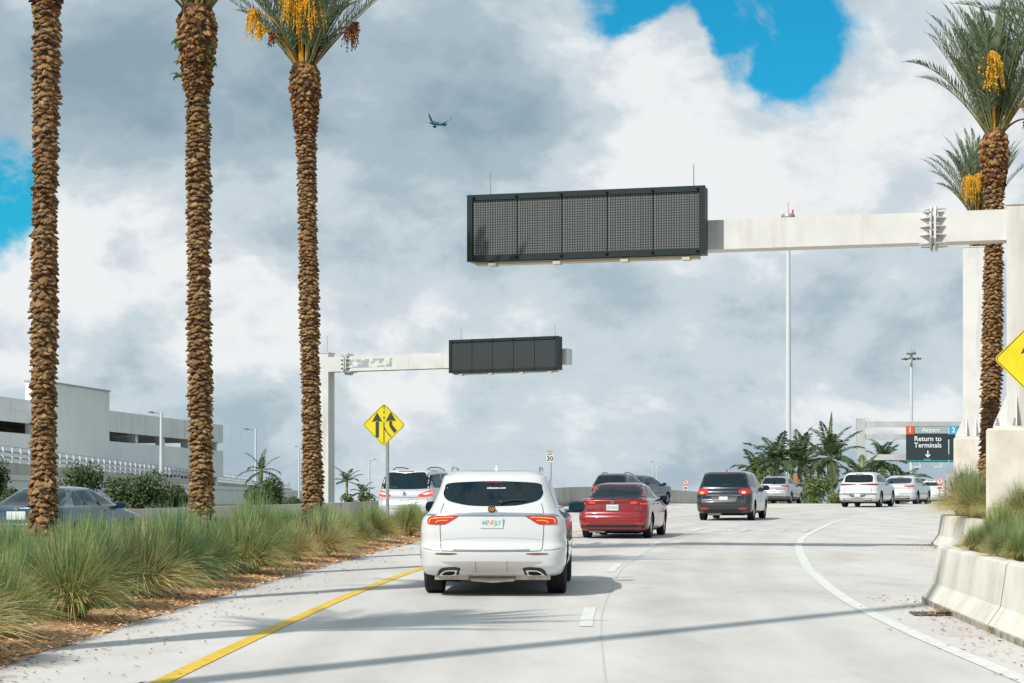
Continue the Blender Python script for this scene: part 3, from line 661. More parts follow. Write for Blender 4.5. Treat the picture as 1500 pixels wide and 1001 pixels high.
# ------------------------------------------------------------------ grass clumps
def clump_mesh(seed, n=2300, H=.95, W=.62, straw=.28):
    rng = random.Random(seed); b = MB()
    for i in range(n):
        k = rng.random() ** .8; a = rng.uniform(0, 2 * PI); r0 = .16 * rng.random() ** .5
        L = H * rng.uniform(.75, 1.15) * (1 - .12 * k); out = (.06 + W * k) * rng.uniform(.8, 1.15); dr = .84 * k ** 1.5
        a2 = a + rng.uniform(-.6, .6); tw = rng.uniform(-.25, .25)
        p0 = Vector((math.cos(a) * r0, math.sin(a) * r0, 0)); u = Vector((math.cos(a2), math.sin(a2), 0)); v = Vector((-u.y, u.x, 0))
        pts = []
        for j in range(5):
            t = j / 4; pts.append(p0 + u * out * (t ** 1.35) + v * tw * .3 * t * t + Vector((0, 0, L * (t * (1.05 - .08 * k) - dr * t * t * 1.1))))
        dryv = straw * (.35 + 1.3 * k)
        if rng.random() < dryv: c0 = rng.choice([(.58, .44, .15), (.64, .50, .22), (.50, .33, .10)]); c1 = (.62, .54, .28)
        else:
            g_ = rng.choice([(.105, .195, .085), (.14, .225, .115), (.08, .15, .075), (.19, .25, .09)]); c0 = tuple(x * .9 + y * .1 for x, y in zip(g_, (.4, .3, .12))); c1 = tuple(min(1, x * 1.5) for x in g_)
        w = rng.uniform(.0030, .0056)
        side = Vector((-u.y, u.x, rng.uniform(-.6, .6))).normalized()
        vs = []; o = len(b.v)
        for j, p in enumerate(pts):
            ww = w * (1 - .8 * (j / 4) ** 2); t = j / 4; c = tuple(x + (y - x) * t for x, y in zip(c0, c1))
            b.v.append(tuple(p - side * ww)); b.v.append(tuple(p + side * ww)); b.c.extend([c, c])
        for j in range(4): b.f.append((o + 2 * j, o + 2 * j + 1, o + 2 * j + 3, o + 2 * j + 2)); b.m.append(0)
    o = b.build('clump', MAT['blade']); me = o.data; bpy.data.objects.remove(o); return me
CL = [clump_mesh(40, straw=.24), clump_mesh(41, 2400, 1.0, .70, .34), clump_mesh(42, 2200, .9, .64, .42), clump_mesh(43, 2200, .88, .72, .62), clump_mesh(44, 2600, 1.02, .62, .18), clump_mesh(45, 2100, .8, .68, .74)]
random.seed(99)
ORD = 'first second third fourth fifth sixth seventh eighth ninth tenth eleventh twelfth thirteenth fourteenth fifteenth sixteenth'.split()
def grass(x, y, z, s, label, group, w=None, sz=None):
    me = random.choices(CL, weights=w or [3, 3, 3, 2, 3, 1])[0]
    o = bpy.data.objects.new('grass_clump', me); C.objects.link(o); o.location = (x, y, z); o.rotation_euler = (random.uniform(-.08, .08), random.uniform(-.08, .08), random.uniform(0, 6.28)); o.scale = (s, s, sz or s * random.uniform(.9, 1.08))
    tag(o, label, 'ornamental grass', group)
GL = 'fountain-shaped clump of fine green and straw grass in the left median bed'
GR = 'clump of fine green and straw grass behind the right barrier'
y = 13.0; row = 0; ng = 0
while y < 61.5:
    l, r = interp(BEDL, y) + .5, interp(BEDR, y) - (.72 if y < 46 else .62)
    n = max(1, int((r - l) / .98) + 1)
    for i in range(n):
        t = (i + (.5 if row % 2 else 0) * (0 if i == n - 1 else 1)) / max(1, n - 1) if n > 1 else .5
        x = r - (r - l) * min(1, t) + random.uniform(-.24, .18)
        if x < -.29 * y - 1.4: continue
        yy = y + random.uniform(-.25, .25)
        front = abs(x - r) < .5
        s = random.uniform(.88, 1.26) if front else random.uniform(.72, .94); s *= interp([(12, 1.05), (40, .92), (50, .80), (58, .62), (62, .45)], yy)
        grass(x, yy, gz(yy) + .05, s, GL if i or row >= 48 or row < 6 or row % 3 or row >= 45 else 'grass clump at the road edge of the left median bed, ' + ORD[(row - 6) // 3] + ' from the camera', 'grass clumps of the median bed', w=[2, 3, 3, 3, 2, 2] if front else [3, 3, 2, 1, 4, .5]); ng += 1
    y += 1.04; row += 1
for (dx, yy, s) in [(.10, 24.0, .5), (.28, 23.2, .55), (.12, 22.3, .5), (.40, 24.6, .6), (.45, 22.6, .6), (.15, 21.4, .5), (.55, 23.8, .7), (.30, 21.9, .55), (1.25, 21.6, .95), (1.6, 22.6, 1.0), (1.2, 23.4, .9), (.22, 26.4, .68), (.62, 25.3, .85), (.75, 26.2, .9), (1.05, 24.6, .95), (.1, 27.2, .75), (1.6, 25.4, 1.05), (1.9, 24.4, 1.0), (2.4, 26.0, 1.0), (1.3, 27.6, 1.0), (.6, 29.6, .95), (1.2, 31.0, 1.0), (.45, 33.0, .9), (1.4, 33.5, 1.0),
                    (.9, 35.5, 1.0), (.35, 38.4, 1.15), (1.2, 38.6, 1.1), (.12, 42.0, 1.3), (.55, 40.8, 1.25), (1.3, 41.5, 1.1), (.35, 44.2, 1.35), (1.4, 44.6, 1.1), (.9, 47.5, 1.1), (2.3, 46.5, 1.0), (.9, 51, 1.0), (.8, 56, 1.0), (3.0, 29, .9), (2.6, 32.5, .9), (2.9, 36.2, .9), (3.6, 27, .9), (3.0, 24.4, .9),
                    (2.2, 20.2, .9), (3.4, 22.2, .9), (5.0, 28, .9), (1.9, 39.6, .8), (3.2, 55, 1), (1.2, 60, .9), (1.0, 66, 1.0)]:
    if yy > 26 and yy < 28.5: dx += .4
    grass(interp(BAR, yy) + .35 + dx, yy, gz(yy) + .70, s * (.74 if yy < 34 else .92), 'largest grass clump of the right planter, spilling over its rounded far end' if (dx, yy) == (.12, 42.0) else GR, 'grass clumps on the right planter', w=[2, 3, 3, 3, 3, 2])

# ------------------------------------------------------------------ leafy shrubs and far palms
def shrub_mesh(seed, rx, ry, rz, n, size, cols, trunk_h, lumps=9):
    rng = random.Random(seed); b = MB(); cs = []
    for i in range(lumps):
        a = rng.uniform(0, 2 * PI); q = rng.random() ** .5
        cs.append((Vector((math.cos(a) * rx * .62 * q, math.sin(a) * ry * .62 * q, trunk_h + rz * rng.uniform(.25, 1.5))), rng.uniform(.30, .52)))
    for i in range(n):
        c, r = rng.choice(cs); d = Vector((rng.gauss(0, 1), rng.gauss(0, 1), rng.gauss(0, 1))).normalized() * (rng.random() ** .4)
        p = c + Vector((d.x * rx * r, d.y * ry * r, d.z * rz * r * 1.1)); nrm = (d + Vector((rng.gauss(0, .6), rng.gauss(0, .6), rng.gauss(.3, .6)))).normalized()
        u = nrm.cross(Vector((rng.gauss(0, 1), rng.gauss(0, 1), rng.gauss(0, 1)))).normalized(); v = nrm.cross(u); s = size * rng.uniform(.6, 1.3)
        b.col = rng.choice(cols); b.add([p - u * s, p - v * s * .45, p + u * s, p + v * s * .45], [(0, 1, 2, 3)])
    t = MB(); t.col = (.16, .12, .08)
    for c, r in cs: t.tube([(0, 0, 0), (c.x * .25, c.y * .25, c.z * .45), tuple(c)], [.06, .045, .015], 5)
    return b, t
GREENS = [(.055, .095, .035), (.08, .13, .045), (.11, .16, .055), (.045, .075, .03), (.14, .18, .07)]
BRIGHT = [(.12, .18, .05), (.18, .25, .07), (.09, .14, .04), (.22, .26, .10)]
def shrub(name, label, x, y, z, rx, ry, rz, n, size, seed, cols=GREENS, trunk_h=.4, cat='shrub', group=None, lumps=9):
    t = empty(name, (x, y, z), 0, label, cat, group); b, tr = shrub_mesh(seed, rx, ry, rz, n, size, cols, trunk_h, lumps)
    b.build('crown', MAT['leaf'], t); tr.build('trunk', MAT['leaf'], t)
def at_px(x, y, Y, drop=0.0): p = px(x, y, Y); return p.x, p.y, p.z - drop
for (lab, cx, top, hw, Y, n, seed) in [
    ('small leafy tree against the ramp just right of the leftmost palm trunk', 117, 668, 34, 86, 3800, 1),
    ('broad dark green leafy tree between the first and second palm trunks', 203, 676, 46, 90, 5200, 2),
    ('small leafy bush tucked left of the second palm trunk', 258, 702, 24, 92, 2200, 3),
    ('green leafy shrub under the lamp post between the second and third palms', 385, 692, 30, 95, 4200, 4),
    ('low green shrub just left of the third palm trunk', 424, 722, 20, 97, 1700, 5),
    ('leafy shrub at the left edge of the photo above the parked-looking sedan roof', -10, 652, 22, 84, 2200, 6),
    ('pale green shrub seen between the sedan and the leftmost trunk', 22, 705, 24, 72, 1800, 7),
    ('low green shrub above the wall left of the silver minivan', 525, 716, 26, 118, 2200, 8)]:
    s = 2917 / Y; rz = max(.5, (756 - top) / s / 2 * .97); p = px(cx, top, Y); rx = hw / s
    shrub('leafy_tree' if hw > 30 else 'leafy_shrub', lab, p.x, Y, p.z - 2 * rz - .2, rx * 1.25, rx * 1.25, rz * 1.05, n, .085 * Y / 90, seed, cat='tree' if hw > 30 else 'shrub', trunk_h=.05, lumps=13, group='greenery beyond the low left wall')
def feather_palm(label, cx, cy, Y, L, nf, seed, trunk_r=.16, cols=None, elr=(-30, 82), leaf=.72, group='palms beyond the crest', curve=(.8, 2.0), green=True, nleaf=46, droop=.42, width=.10, spear=False):
    p = px(cx, cy, Y); z0 = max(gz(Y) - .3, -.5); H = p.z - z0; rng = random.Random(seed)
    t = empty('feather_palm', (p.x, Y, z0), 0, label, 'palm tree', group)
    b = MB(); b.col = (.34, .31, .27); n = 14; pr = [(trunk_r * (1.25 - .4 * k / n), H * k / n * .86) for k in range(n + 1)]; b.lathe(pr, (0, 0, 0), 10)
    for k in range(int(H / .35)): b.col = (.26, .23, .20); b.lathe([(trunk_r * 1.02 * (1.25 - .4 * (k * .35 / H)), k * .35), (trunk_r * 1.06 * (1.25 - .4 * (k * .35 / H)), k * .35 + .03), (trunk_r * 1.0 * (1.25 - .4 * (k * .35 / H)), k * .35 + .06)], (0, 0, 0), 10)
    b.build('trunk', MAT['leaf'], t, smooth=True)
    if green:
        b = MB(); b.col = (.20, .26, .08); b.lathe([(trunk_r * .95, 0), (trunk_r * .9, .4), (trunk_r * .45, H * .18)], (0, 0, H * .84), 10); b.build('crownshaft', MAT['leaf'], t, smooth=True)
    b = MB()
    for i in range(nf):
        q = (i + .5) / nf; az = i * 2.4 + rng.uniform(-.3, .3); el = R(elr[0] + (elr[1] - elr[0]) * q + rng.uniform(-8, 8))
        frond(b, (0, 0, 0), az, el, L * rng.uniform(.8, 1.1), rng.uniform(*curve), rng, leaf, nleaf, cols or [(.05, .085, .035), (.075, .12, .05), (.10, .15, .06), (.13, .18, .075)], droop=droop, width=width, start=.12)
    if spear: frond(b, (0, 0, 0), 1.2, R(86), L * 1.15, .3, rng, leaf * .5, nleaf, cols or BRIGHT, droop=0, width=width, start=.1)
    b.build('crown', MAT['leaf'], t, loc=(0, 0, H))
    return t
feather_palm('feathery palm with a tall upright spear frond just left of the far sign gantry post', 1216, 672, 150, 3.3, 24, 61, .26, spear=True)
feather_palm('dense palm right behind the tall light mast', 1172, 680, 158, 3.3, 28, 62, .2, elr=(-10, 88), curve=(.6, 1.5))
feather_palm('feathery palm just left of the tall light mast', 1138, 676, 150, 3.0, 24, 63, .2, elr=(-20, 70))
feather_palm('short yellow-green palm at the left end of the far palm cluster', 1110, 694, 162, 2.6, 24, 64, .2, cols=BRIGHT)
feather_palm('palm crown seen through the bars of the far sign gantry', 1293, 676, 205, 3.4, 24, 65, .2)
feather_palm('low dark palm above the silver crossover', 1322, 716, 150, 3.0, 22, 66, .2, elr=(-10, 70), green=False)
feather_palm('low palm behind the white far sport utility vehicle', 1262, 706, 165, 2.7, 22, 67, .2, elr=(-10, 75))
feather_palm('small palm with arching fronds rising behind the ramp under the street lamp', 383, 690, 175, 2.4, 12, 68, .14, group='small palms left of the gantry', leaf=.45, width=.06)
feather_palm('tiny palm top peeping over the low shrubs right of the left gantry post', 508, 706, 150, 1.6, 11, 69, .1, group='small palms left of the gantry', leaf=.3, elr=(0, 82), width=.045)
feather_palm('little palm tuft showing over the wall beside the yellow merge sign pole', 531, 722, 150, 1.3, 9, 70, .1, group='small palms left of the gantry', leaf=.3, elr=(0, 70), width=.045)
shrub('leafy_shrub', 'low bright green shrubs under the far palms, left of the light mast', at_px(1120, 0, 140)[0], 140, 0.6, 2.0, 1.3, 1.7, 2600, .12, 21, BRIGHT, .2, group='low shrubs under the far palms')
shrub('leafy_shrub', 'low yellow green shrub left of the pale palm trunk beside the mast', at_px(1196, 0, 142)[0], 142, 0.6, 1.6, 1.2, 1.6, 2400, .12, 22, BRIGHT, .2, group='low shrubs under the far palms')
shrub('leafy_shrub', 'low green shrub right of the pale palm trunk, against the white vehicle', at_px(1238, 0, 144)[0], 144, 0.6, 1.4, 1.2, 1.3, 1800, .12, 23, BRIGHT, .2, group='low shrubs under the far palms')
shrub('dense_tree', 'dark green leafy mass filling the gap behind the far palms', at_px(1165, 0, 185)[0], 185, -.3, 4.2, 2.5, 3.0, 4200, .18, 24, GREENS, .2, cat='tree')
# young banana-like shoot past the silver crossover
t = empty('young_palm', px(1345, 738, 118).to_tuple(), 0, 'single bright upright leaf shoot to the right of the silver crossover', 'plant')
b = MB(); rng = random.Random(5)
for i in range(4): frond(b, (0, 0, -.4), .3 + i * 1.7, R(60 + 8 * i), 1.5, .5, rng, .22, 14, BRIGHT, width=.10, start=.3)
b.build('crown', MAT['leaf'], t)

# ------------------------------------------------------------------ message-sign gantries
def gantry(label_g, col, ang, flip, sign_t, arm_len, z_arm, arm_h, z_top, cw, sign_c, sign_w, sign_h, face, label_s, peel=False, splice=1.6, ped=None):
    """col (x,y); ang = direction of the arm; the sign hangs on the camera side"""
    t = empty('sign_gantry', (col[0], col[1], gz(col[1])), ang, label_g, 'sign gantry'); zg = gz(col[1])
    b = MB(); zb = 0 if ped is None else ped[2] - zg
    b.box((0, 0, (zb + z_top - zg) / 2), (cw, cw, z_top - zg - zb)); b.box((0, 0, z_top - zg + .015), (cw + .05, cw + .05, .03)); b.build('post', MAT['steelwhite'], t)
    b = MB(); za = z_arm - zg
    b.box((cw / 2 + arm_len / 2, 0, za), (arm_len, arm_h * .9, arm_h)); b.build('arm', MAT['steelwhite'], t)
    # bolted splice: twin plates with fins
    b = MB(); b2 = MB()
    for sx in (-.045, .045):
        n = 8; hh, ww = arm_h * .72, arm_h * .62; oc = [(ww, hh * .55), (ww * .55, hh), (-ww * .55, hh), (-ww, hh * .55), (-ww, -hh * .55), (-ww * .55, -hh), (ww * .55, -hh), (ww, -hh * .55)]
        b.prism(oc, lambda a, c, q: (splice + sx - .02 + q, a, za + c), .04)
    for k in range(5):
        zf = za + arm_h * (-.56 + .28 * k)
        for s in (-1, 1): 
            for sy in (-1, 1):
                b2 = MB(); b2.prism([(0, 0), (.20, 0), (0, .17)], lambda a, c, q: (splice + s * (.065 + a), sy * (arm_h * .45 + c), zf + q), .022); b2.build('fin', MAT['steelwhite'], t)
    b.build('splice_flange', MAT['steelwhite'], t)
    for k in range(2):
        for s in (-1, 1):
            for sy in (-1, 1): b = MB(); b.tube([(splice - .12, sy * arm_h * .55, za + s * (.07 + k * .14)), (splice + .12, sy * arm_h * .55, za + s * (.07 + k * .14))], .018, 6); b.build('bolt', MAT['galv'], t)
    if peel:
        b = MB(); b.box((splice + 1.1, -arm_h * .45 - .006, za), (2.2, .004, arm_h * .55)); b.build('bare_paint_patch', MAT['peel'], t)
    if ped is None:
        b = MB(); b.box((0, 0, .05), (cw + .5, cw + .5, .1)); b.build('base_plate', MAT['steelwhite'], t)
    else:
        pw, pd, pz, pb = ped
        b = MB(); b.box((0, 0, zb + .025), (pw * .84, pd * .84, .05))
        for s in (-1, 1):
            for o in (-.28, 0, .28):
                b.prism([(0, 0), (.26, 0), (.24, .08), (0, .62)], lambda a, c, q: (s * (cw / 2 + a), o * cw + q - .012, zb + .05 + c), .024)
                b.prism([(0, 0), (.26, 0), (.24, .08), (0, .62)], lambda a, c, q: (o * cw + q - .012, s * (cw / 2 + a), zb + .05 + c), .024)
        b.build('base_plate', MAT['steelwhite'], t)
        for sx in (-1, -.45, .45, 1):
            for sy in (-1, 1): b = MB(); b.tube([(sx * pw * .37, sy * pd * .37, zb + .04), (sx * pw * .37, sy * pd * .37, zb + .20)], .022, 6); b.tube([(sx * pw * .37, sy * pd * .37, zb + .05), (sx * pw * .37, sy * pd * .37, zb + .11)], .04, 6); b.build('anchor_bolt', MAT['galv'], t)
    b = MB(); b.tube([(0, .1, z_top - zg), (0, .1, z_top - zg + .75)], .012, 5); b.build('lightning_rod', MAT['galv'], t)
    # the display itself
    M = Matrix.Translation((col[0], col[1], 0)) @ Matrix.Rotation(ang, 4, 'Z'); 
    c = M @ Vector((sign_t, -arm_h * .45 - .42 if flip > 0 else arm_h * .45 + .42, 0))
    fa = ang + (0 if flip > 0 else PI)
    s = empty('message_sign', (c.x, c.y, sign_c), fa, label_s, 'message sign')
    w, h, d = sign_w / 2, sign_h / 2, .34
    fr = .115
    b = MB(); b.box((0, .06, 0), (sign_w - .02, d, sign_h - .02)); b.build('cabinet', MAT['signframe'], s)
    b = MB()
    b.box((0, -d / 2 + .02, h - fr / 2), (sign_w - 2 * fr, .10, fr)); b.box((0, -d / 2 + .02, -h + fr / 2), (sign_w - 2 * fr, .10, fr))
    for q in (-1, 1): b.box((q * (w - fr / 2), -d / 2 + .02, 0), (fr, .10, sign_h))
    b.build('frame', MAT['signframe'], s)
    n = 5; pw_ = (sign_w - 2 * fr) / n
    for i in range(n):
        xc = -w + fr + pw_ * (i + .5); b = MB(); b.box((0, 0, 0), (pw_ - .022, .03, sign_h - 2 * fr - .01)); b.build('display_panel', face, s, loc=(xc, -d / 2 + .022, 0))
    b = MB()
    for i in range(n + 1):
        xc = -w + fr + pw_ * i + (.03 if i == 0 else -.03 if i == n else 0)
        for q in (-1, 1): b = MB(); b.ell((xc, -d / 2 - .04, q * (h - fr * .55)), (.035, .03, .03), 2, None, 8, 6); b.build('latch', MAT['under'], s)
    b = MB(); b.box((0, .05, -h - .035), (sign_w * .94, .30, .05))
    for q in (-.40, -.12, .17, .43): b.box((q * sign_w * .98, -.08, -h - .075), (.16, .20, .06))
    b.build('mounting_rail', MAT['alu'], s)
    for q in (-.415, .445): b = MB(); b.tube([(q * sign_w, .1, h), (q * sign_w, .1, h + .48)], .011, 5); b.build('lightning_rod', MAT['galv'], s)
    for q in (-.3, .3): b = MB(); b.box((q * sign_w, .40, 0), (.14, .16, sign_h * .8)); b.build('bracket', MAT['galv'], s)
    return t, s
A1 = R(180 - 15)
gantry('white steel gantry post and arm reaching in from the right edge of the photo', (10.20, 39.25), A1, -1, 8.80, 7.55, 7.14, .60, 7.50, .86, 7.37, 4.98, 1.38, MAT['led'],
       'large blank message sign with bright dot-matrix mesh on the right gantry arm', splice=1.85, ped=(1.62, 1.62, 3.12, 0))
gantry('smaller far white steel gantry with peeling paint standing behind the third palm', (-7.8, 83.5), R(-25), 1, 8.62, 10.85, 7.50, .62, 7.98, .52, 7.60, 4.80, 1.33, MAT['led2'],
       'smaller blank message sign of five plain dark panels on the left gantry arm', peel=True, splice=1.1)
def pedestal(x, y, w, d, z0, z1, label, rz=0, step=None):
    t = empty('concrete_pedestal', (x, y, z0), rz, label, 'pedestal')
    b = MB(); ch = .05; hw, hd = w / 2, d / 2
    oc = [(hw, -hd + ch), (hw, hd - ch), (hw - ch, hd), (-hw + ch, hd), (-hw, hd - ch), (-hw, -hd + ch), (-hw + ch, -hd), (hw - ch, -hd)]
    vs = [(a, c, 0) for a, c in oc] + [(a, c, z1 - z0 - .04) for a, c in oc] + [(a * .96, c * .96, z1 - z0) for a, c in oc]
    b.add(vs, [tuple(range(16, 24))] + [(j * 8 + i, j * 8 + (i + 1) % 8, (j + 1) * 8 + (i + 1) % 8, (j + 1) * 8 + i) for j in range(2) for i in range(8)])
    b.build('body', MAT['pedestal'], t, fixn=True)
    if step: b = MB(); b.box((0, 0, step[1] / 2), (w + step[0], d + step[0], step[1])); b.build('footing', MAT['wallc'], t)
    return t
pedestal(10.20, 39.25, 1.62, 1.62, gz(39) + .4, 3.12, 'stained pale concrete pedestal with chamfered corners under the near right gantry post', A1 - PI)
t = pedestal(15.75, 67.3, 1.55, 1.55, gz(67) + .4, 3.88, 'smaller beige concrete pedestal with a wider footing under the far right white post', A1 - PI, (.45, 1.25))
t = empty('white_post', (15.70, 67.3, 3.88), A1 - PI, 'wide white steel post standing on the smaller far right pedestal behind the palm trunk', 'post')
b = MB(); b.box((0, 0, 3.22), (.86, .86, 6.4)); b.box((0, 0, 6.43), (.90, .90, .03)); b.build('shaft', MAT['steelwhite'], t)
b = MB(); b.box((0, 0, .03), (1.35, 1.35, .05))
for s in (-1, 1):
    for o in (-.3, 0, .3):
        b.prism([(0, 0), (.26, 0), (.24, .08), (0, .62)], lambda a, c, q: (s * (.43 + a), o + q - .012, .055 + c), .024)
        b.prism([(0, 0), (.26, 0), (.24, .08), (0, .62)], lambda a, c, q: (o + q - .012, s * (.43 + a), .055 + c), .024)
b.build('base_plate', MAT['steelwhite'], t)

# small black uplight on the planter edge
t = empty('garden_uplight', (5.84, 24.9, gz(24.9) + .70), 0, 'small black uplight standing in the mulch just behind the right barrier', 'garden light')
b = MB(); b.lathe([(0, .0), (.045, 0), (.05, .03), (.05, .10), (.065, .14), (.065, .20), (.05, .20), (.045, .15), (0, .15)], (0, 0, .06), 14); b.build('lamp_body', MAT['plastic'], t, smooth=True)
b = MB(); b.tube([(0, 0, -.1), (0, 0, .07)], .015, 6); b.build('stake', MAT['plastic'], t); t.scale = (.68, .68, .75)

# ------------------------------------------------------------------ road signs
def diamond(label, x, y, zc, half, zpost, tilt=0, arrows=True, pole_dx=.10):
    t = empty('merge_sign', (x, y, zpost), tilt, label, 'road sign'); z = zc - zpost
    def rd(h, r=.09):
        out = []
        for k in range(4):
            a0 = PI / 2 * k; c = Vector((math.cos(a0), math.sin(a0))) * (h - r * 1.414)
            for q in range(5): a = a0 - PI / 4 + PI / 2 * q / 4; out.append((c.x + math.cos(a) * r, c.y + math.sin(a) * r))
        return out
    b = MB(); b.prism(rd(half), lambda a, c, q: (a, -.02 + q, z + c), .012); b.build('sign_plate', MAT['yellow'], t, fixn=True)
    k = half / .645
    b = MB(); o = rd(half * .965, .075); i_ = rd(half * .935, .065); n = len(o)
    b.add([(a, -.023, z + c) for a, c in o] + [(a, -.023, z + c) for a, c in i_], [(j, (j + 1) % n, n + (j + 1) % n, n + j) for j in range(n)])
    def poly(pts): b.add([(a * k, -.0245, z + c * k) for a, c in pts], [tuple(range(len(pts)))])
    # symbol: straight arrow, joining arrow, divider
    if not arrows:
        poly([(-.05, -.30), (.05, -.30), (.05, .12), (-.05, .12)]); poly([(-.14, .10), (0, .14), (.14, .10), (0, .38)]); poly([(.05, -.10), (.05, -.22), (.22, -.34), (.26, -.26)])
    else:
        poly([(-.25, -.38), (-.15, -.38), (-.15, .10), (-.25, .10)]); poly([(-.36, .08), (-.22, .12), (-.05, .09), (-.205, .37)])
        poly([(.30, -.25), (.385, -.17), (.24, .01), (.16, -.04)]); poly([(.16, -.04), (.24, .01), (.245, .12), (.155, .12)]); poly([(.05, .10), (.20, .14), (.36, .11), (.20, .39)])
        poly([(-.015, -.54), (.012, -.54), (.012, .09), (-.015, .09)]); poly([(.012, -.05), (.012, -.12), (.075, -.23), (.20, -.37), (.22, -.35), (.095, -.21)])
        for q in (.17, .33, .49): poly([(-.015, q), (.015, q), (.015, q + .085), (-.015, q + .085)])
    b.build('symbol', MAT['signink'], t)
    b = MB(); b.tube([(pole_dx, .035, -.3), (pole_dx, .035, z + half * .8)], .05, 10); b.build('pole', MAT['galv'], t, smooth=True)
    for q in (-.72, .72): b = MB(); b.tube([(0, -.028, z + half * q), (0, -.018, z + half * q)], .012, 8); b.build('bolt', MAT['galv'], t)
    return t
p = px(562.5, 622.5, 58.0); diamond('yellow diamond lane-merge sign with two black arrows on a grey pole in the median grass', p.x, 58.0, p.z, .632, gz(58), R(3))
p = px(1506, 526, 36.5); diamond('yellow diamond merge sign cut off by the right edge of the photo', p.x, 36.5, p.z, .62, gz(36.5) + .5, R(-6), arrows=False)
p = px(805.5, 668.5, 132); t = empty('speed_limit_sign', (p.x, 132, gz(132)), 0, 'white speed limit 30 sign on a thin pole above the wall', 'road sign'); z = p.z - gz(132)
b = MB(); b.box((0, 0, z), (.62, .02, .90)); b.build('sign_plate', MAT['signwhite'], t)
b = MB()
for (c, d) in (((0, z + .415), (.56, .018)), ((0, z - .415), (.56, .018)), ((-.275, z), (.018, .83)), ((.275, z), (.018, .83))): b.box((c[0], -.0125, c[1]), (d[0], .003, d[1]))
b.build('border', MAT['signink'], t)
text_obj('lettering', '30', .44, MAT['signink'], t, (0, -.013, z - .17), bold=.008); text_obj('lettering', 'SPEED', .17, MAT['signink'], t, (0, -.013, z + .30), bold=.002); text_obj('lettering', 'LIMIT', .17, MAT['signink'], t, (0, -.013, z + .13), bold=.002)
b = MB(); b.tube([(.08, .04, -1), (.08, .04, z + .4)], .035, 8); b.build('pole', MAT['galv'], t)
def no_parking(x, y, Y, r, label):
    p = px(x, y, Y); t = empty('no_parking_sign', (p.x, Y, gz(Y)), 0, label, 'road sign'); z = p.z - gz(Y)
    b = MB(); b.lathe([(0, 0), (r, 0), (r, .01), (0, .01)], (0, 0, z), 24, 'Y'); b.box((0, .006, z - r * 2.0), (r * 1.6, .01, r * 1.3)); b.build('sign_plate', MAT['signwhite'], t)
    b = MB(); b.lathe([(r * .78, -.004), (r * .98, -.004)], (0, 0, z), 24, 'Y'); b.box((0, -.004, z), (r * 1.6, .003, r * .16), mat=Matrix.Rotation(R(45), 4, 'Y')); b.box((0, -.003, z - r * 2.0), (r * 1.2, .003, r * .7)); b.build('symbol', MAT['signred'], t)
    text_obj('lettering', 'P', r * 1.3, MAT['signink'], t, (0, -.003, z), bold=.003)
    b = MB(); b.tube([(0, .04, -1), (0, .04, z + r)], .03, 8); b.build('pole', MAT['galv'], t)
no_parking(1004.5, 706.5, 138, .20, 'tiny red and white no-parking sign above the wall right of the blue-grey car')
no_parking(1376.5, 705, 92, .155, 'red and white round no-parking sign showing above the right planter grass')
# orange marker post by the light mast
p = px(1165, 716, 128); t = empty('marker_post', (p.x, 128, gz(128)), 0, 'brown and orange marker post right beside the foot of the tall light mast', 'post')
b = MB(); b.box((0, 0, 1.25), (.24, .10, 1.5)); b.build('panel', simple('post_orange', (.42, .17, .05), .7), t); b = MB(); b.box((0, .0, .25), (.17, .08, .5)); b.build('foot', simple('post_brown', (.16, .09, .06), .8), t)

# far overhead guide sign
t = empty('overhead_gantry', (px(1261, 0, 180).x, 180, 0), 0, 'far grey three-beam gantry holding the terminal guide signs', 'sign gantry')
b = MB(); b.box((0, 0, 4.8), (.76, .5, 9.3)); b.build('post', MAT['greysteel'], t)
for (z, h) in ((8.92, .52), (7.80, .48), (5.95, .52)):
    b = MB(); b.box((5.1, 0, z), (9.4, .35, h)); b.build('beam', MAT['greysteel'], t)
b = MB(); b.box((9.9, 0, 8.9), (.20, .42, 1.0)); b.build('end_plate', MAT['galv'], t)
s = empty('guide_sign', (px(1328, 0, 179).x, 179, 5.48), 0, 'dark overhead guide sign reading Airport, Return to Terminals, with a red 1', 'guide sign')
W_ = 3.78; b = MB(); b.box((W_ / 2, .2, 1.62), (W_, .12, 3.24)); b.build('board', MAT['signdark'], s)
b = MB(); b.box((W_ / 2 + .36, .128, 2.90), (W_ - .78, .02, .62)); b.build('header', MAT['signgrey'], s)
b = MB(); b.box((.34, .126, 2.88), (.68, .02, .74)); b.build('number_panel', MAT['signred2'], s)
b = MB(); b.box((W_ / 2, .128, .12), (W_, .02, .09)); b.box((W_ / 2, .126, .22), (.62, .02, .14)); b.build('stripe', MAT['signteal'], s)
text_obj('lettering', '1', .62, MAT['signwhite'], s, (.34, .11, 2.88), bold=.01); text_obj('lettering', 'Airport', .52, MAT['signwhite'], s, (2.2, .11, 2.90), bold=.006)
text_obj('lettering', 'Return to', .62, MAT['signwhite'], s, (1.94, .12, 2.10), bold=.009); text_obj('lettering', 'Terminals', .62, MAT['signwhite'], s, (1.94, .12, 1.52), bold=.009)
b = MB(); b.box((1.94, .12, .82), (.10, .02, .46)); b.add([(1.94, .118, .42), (1.70, .118, .66), (1.76, .118, .74), (1.94, .118, .57), (2.12, .118, .74), (2.18, .118, .66)], [(0, 1, 2, 3), (0, 3, 4, 5)]); b.build('arrow', MAT['signwhite'], s)
b = MB(); b.box((.86, -.3, -.42), (.72, .12, .08)); b.box((2.75, -.3, -.42), (.72, .12, .08)); b.tube([(1.2, -.3, -.4), (1.2, .2, 0)], .03, 5); b.tube([(3.1, -.3, -.4), (3.1, .2, 0)], .03, 5); b.build('sign_light', MAT['steelwhite'], s)
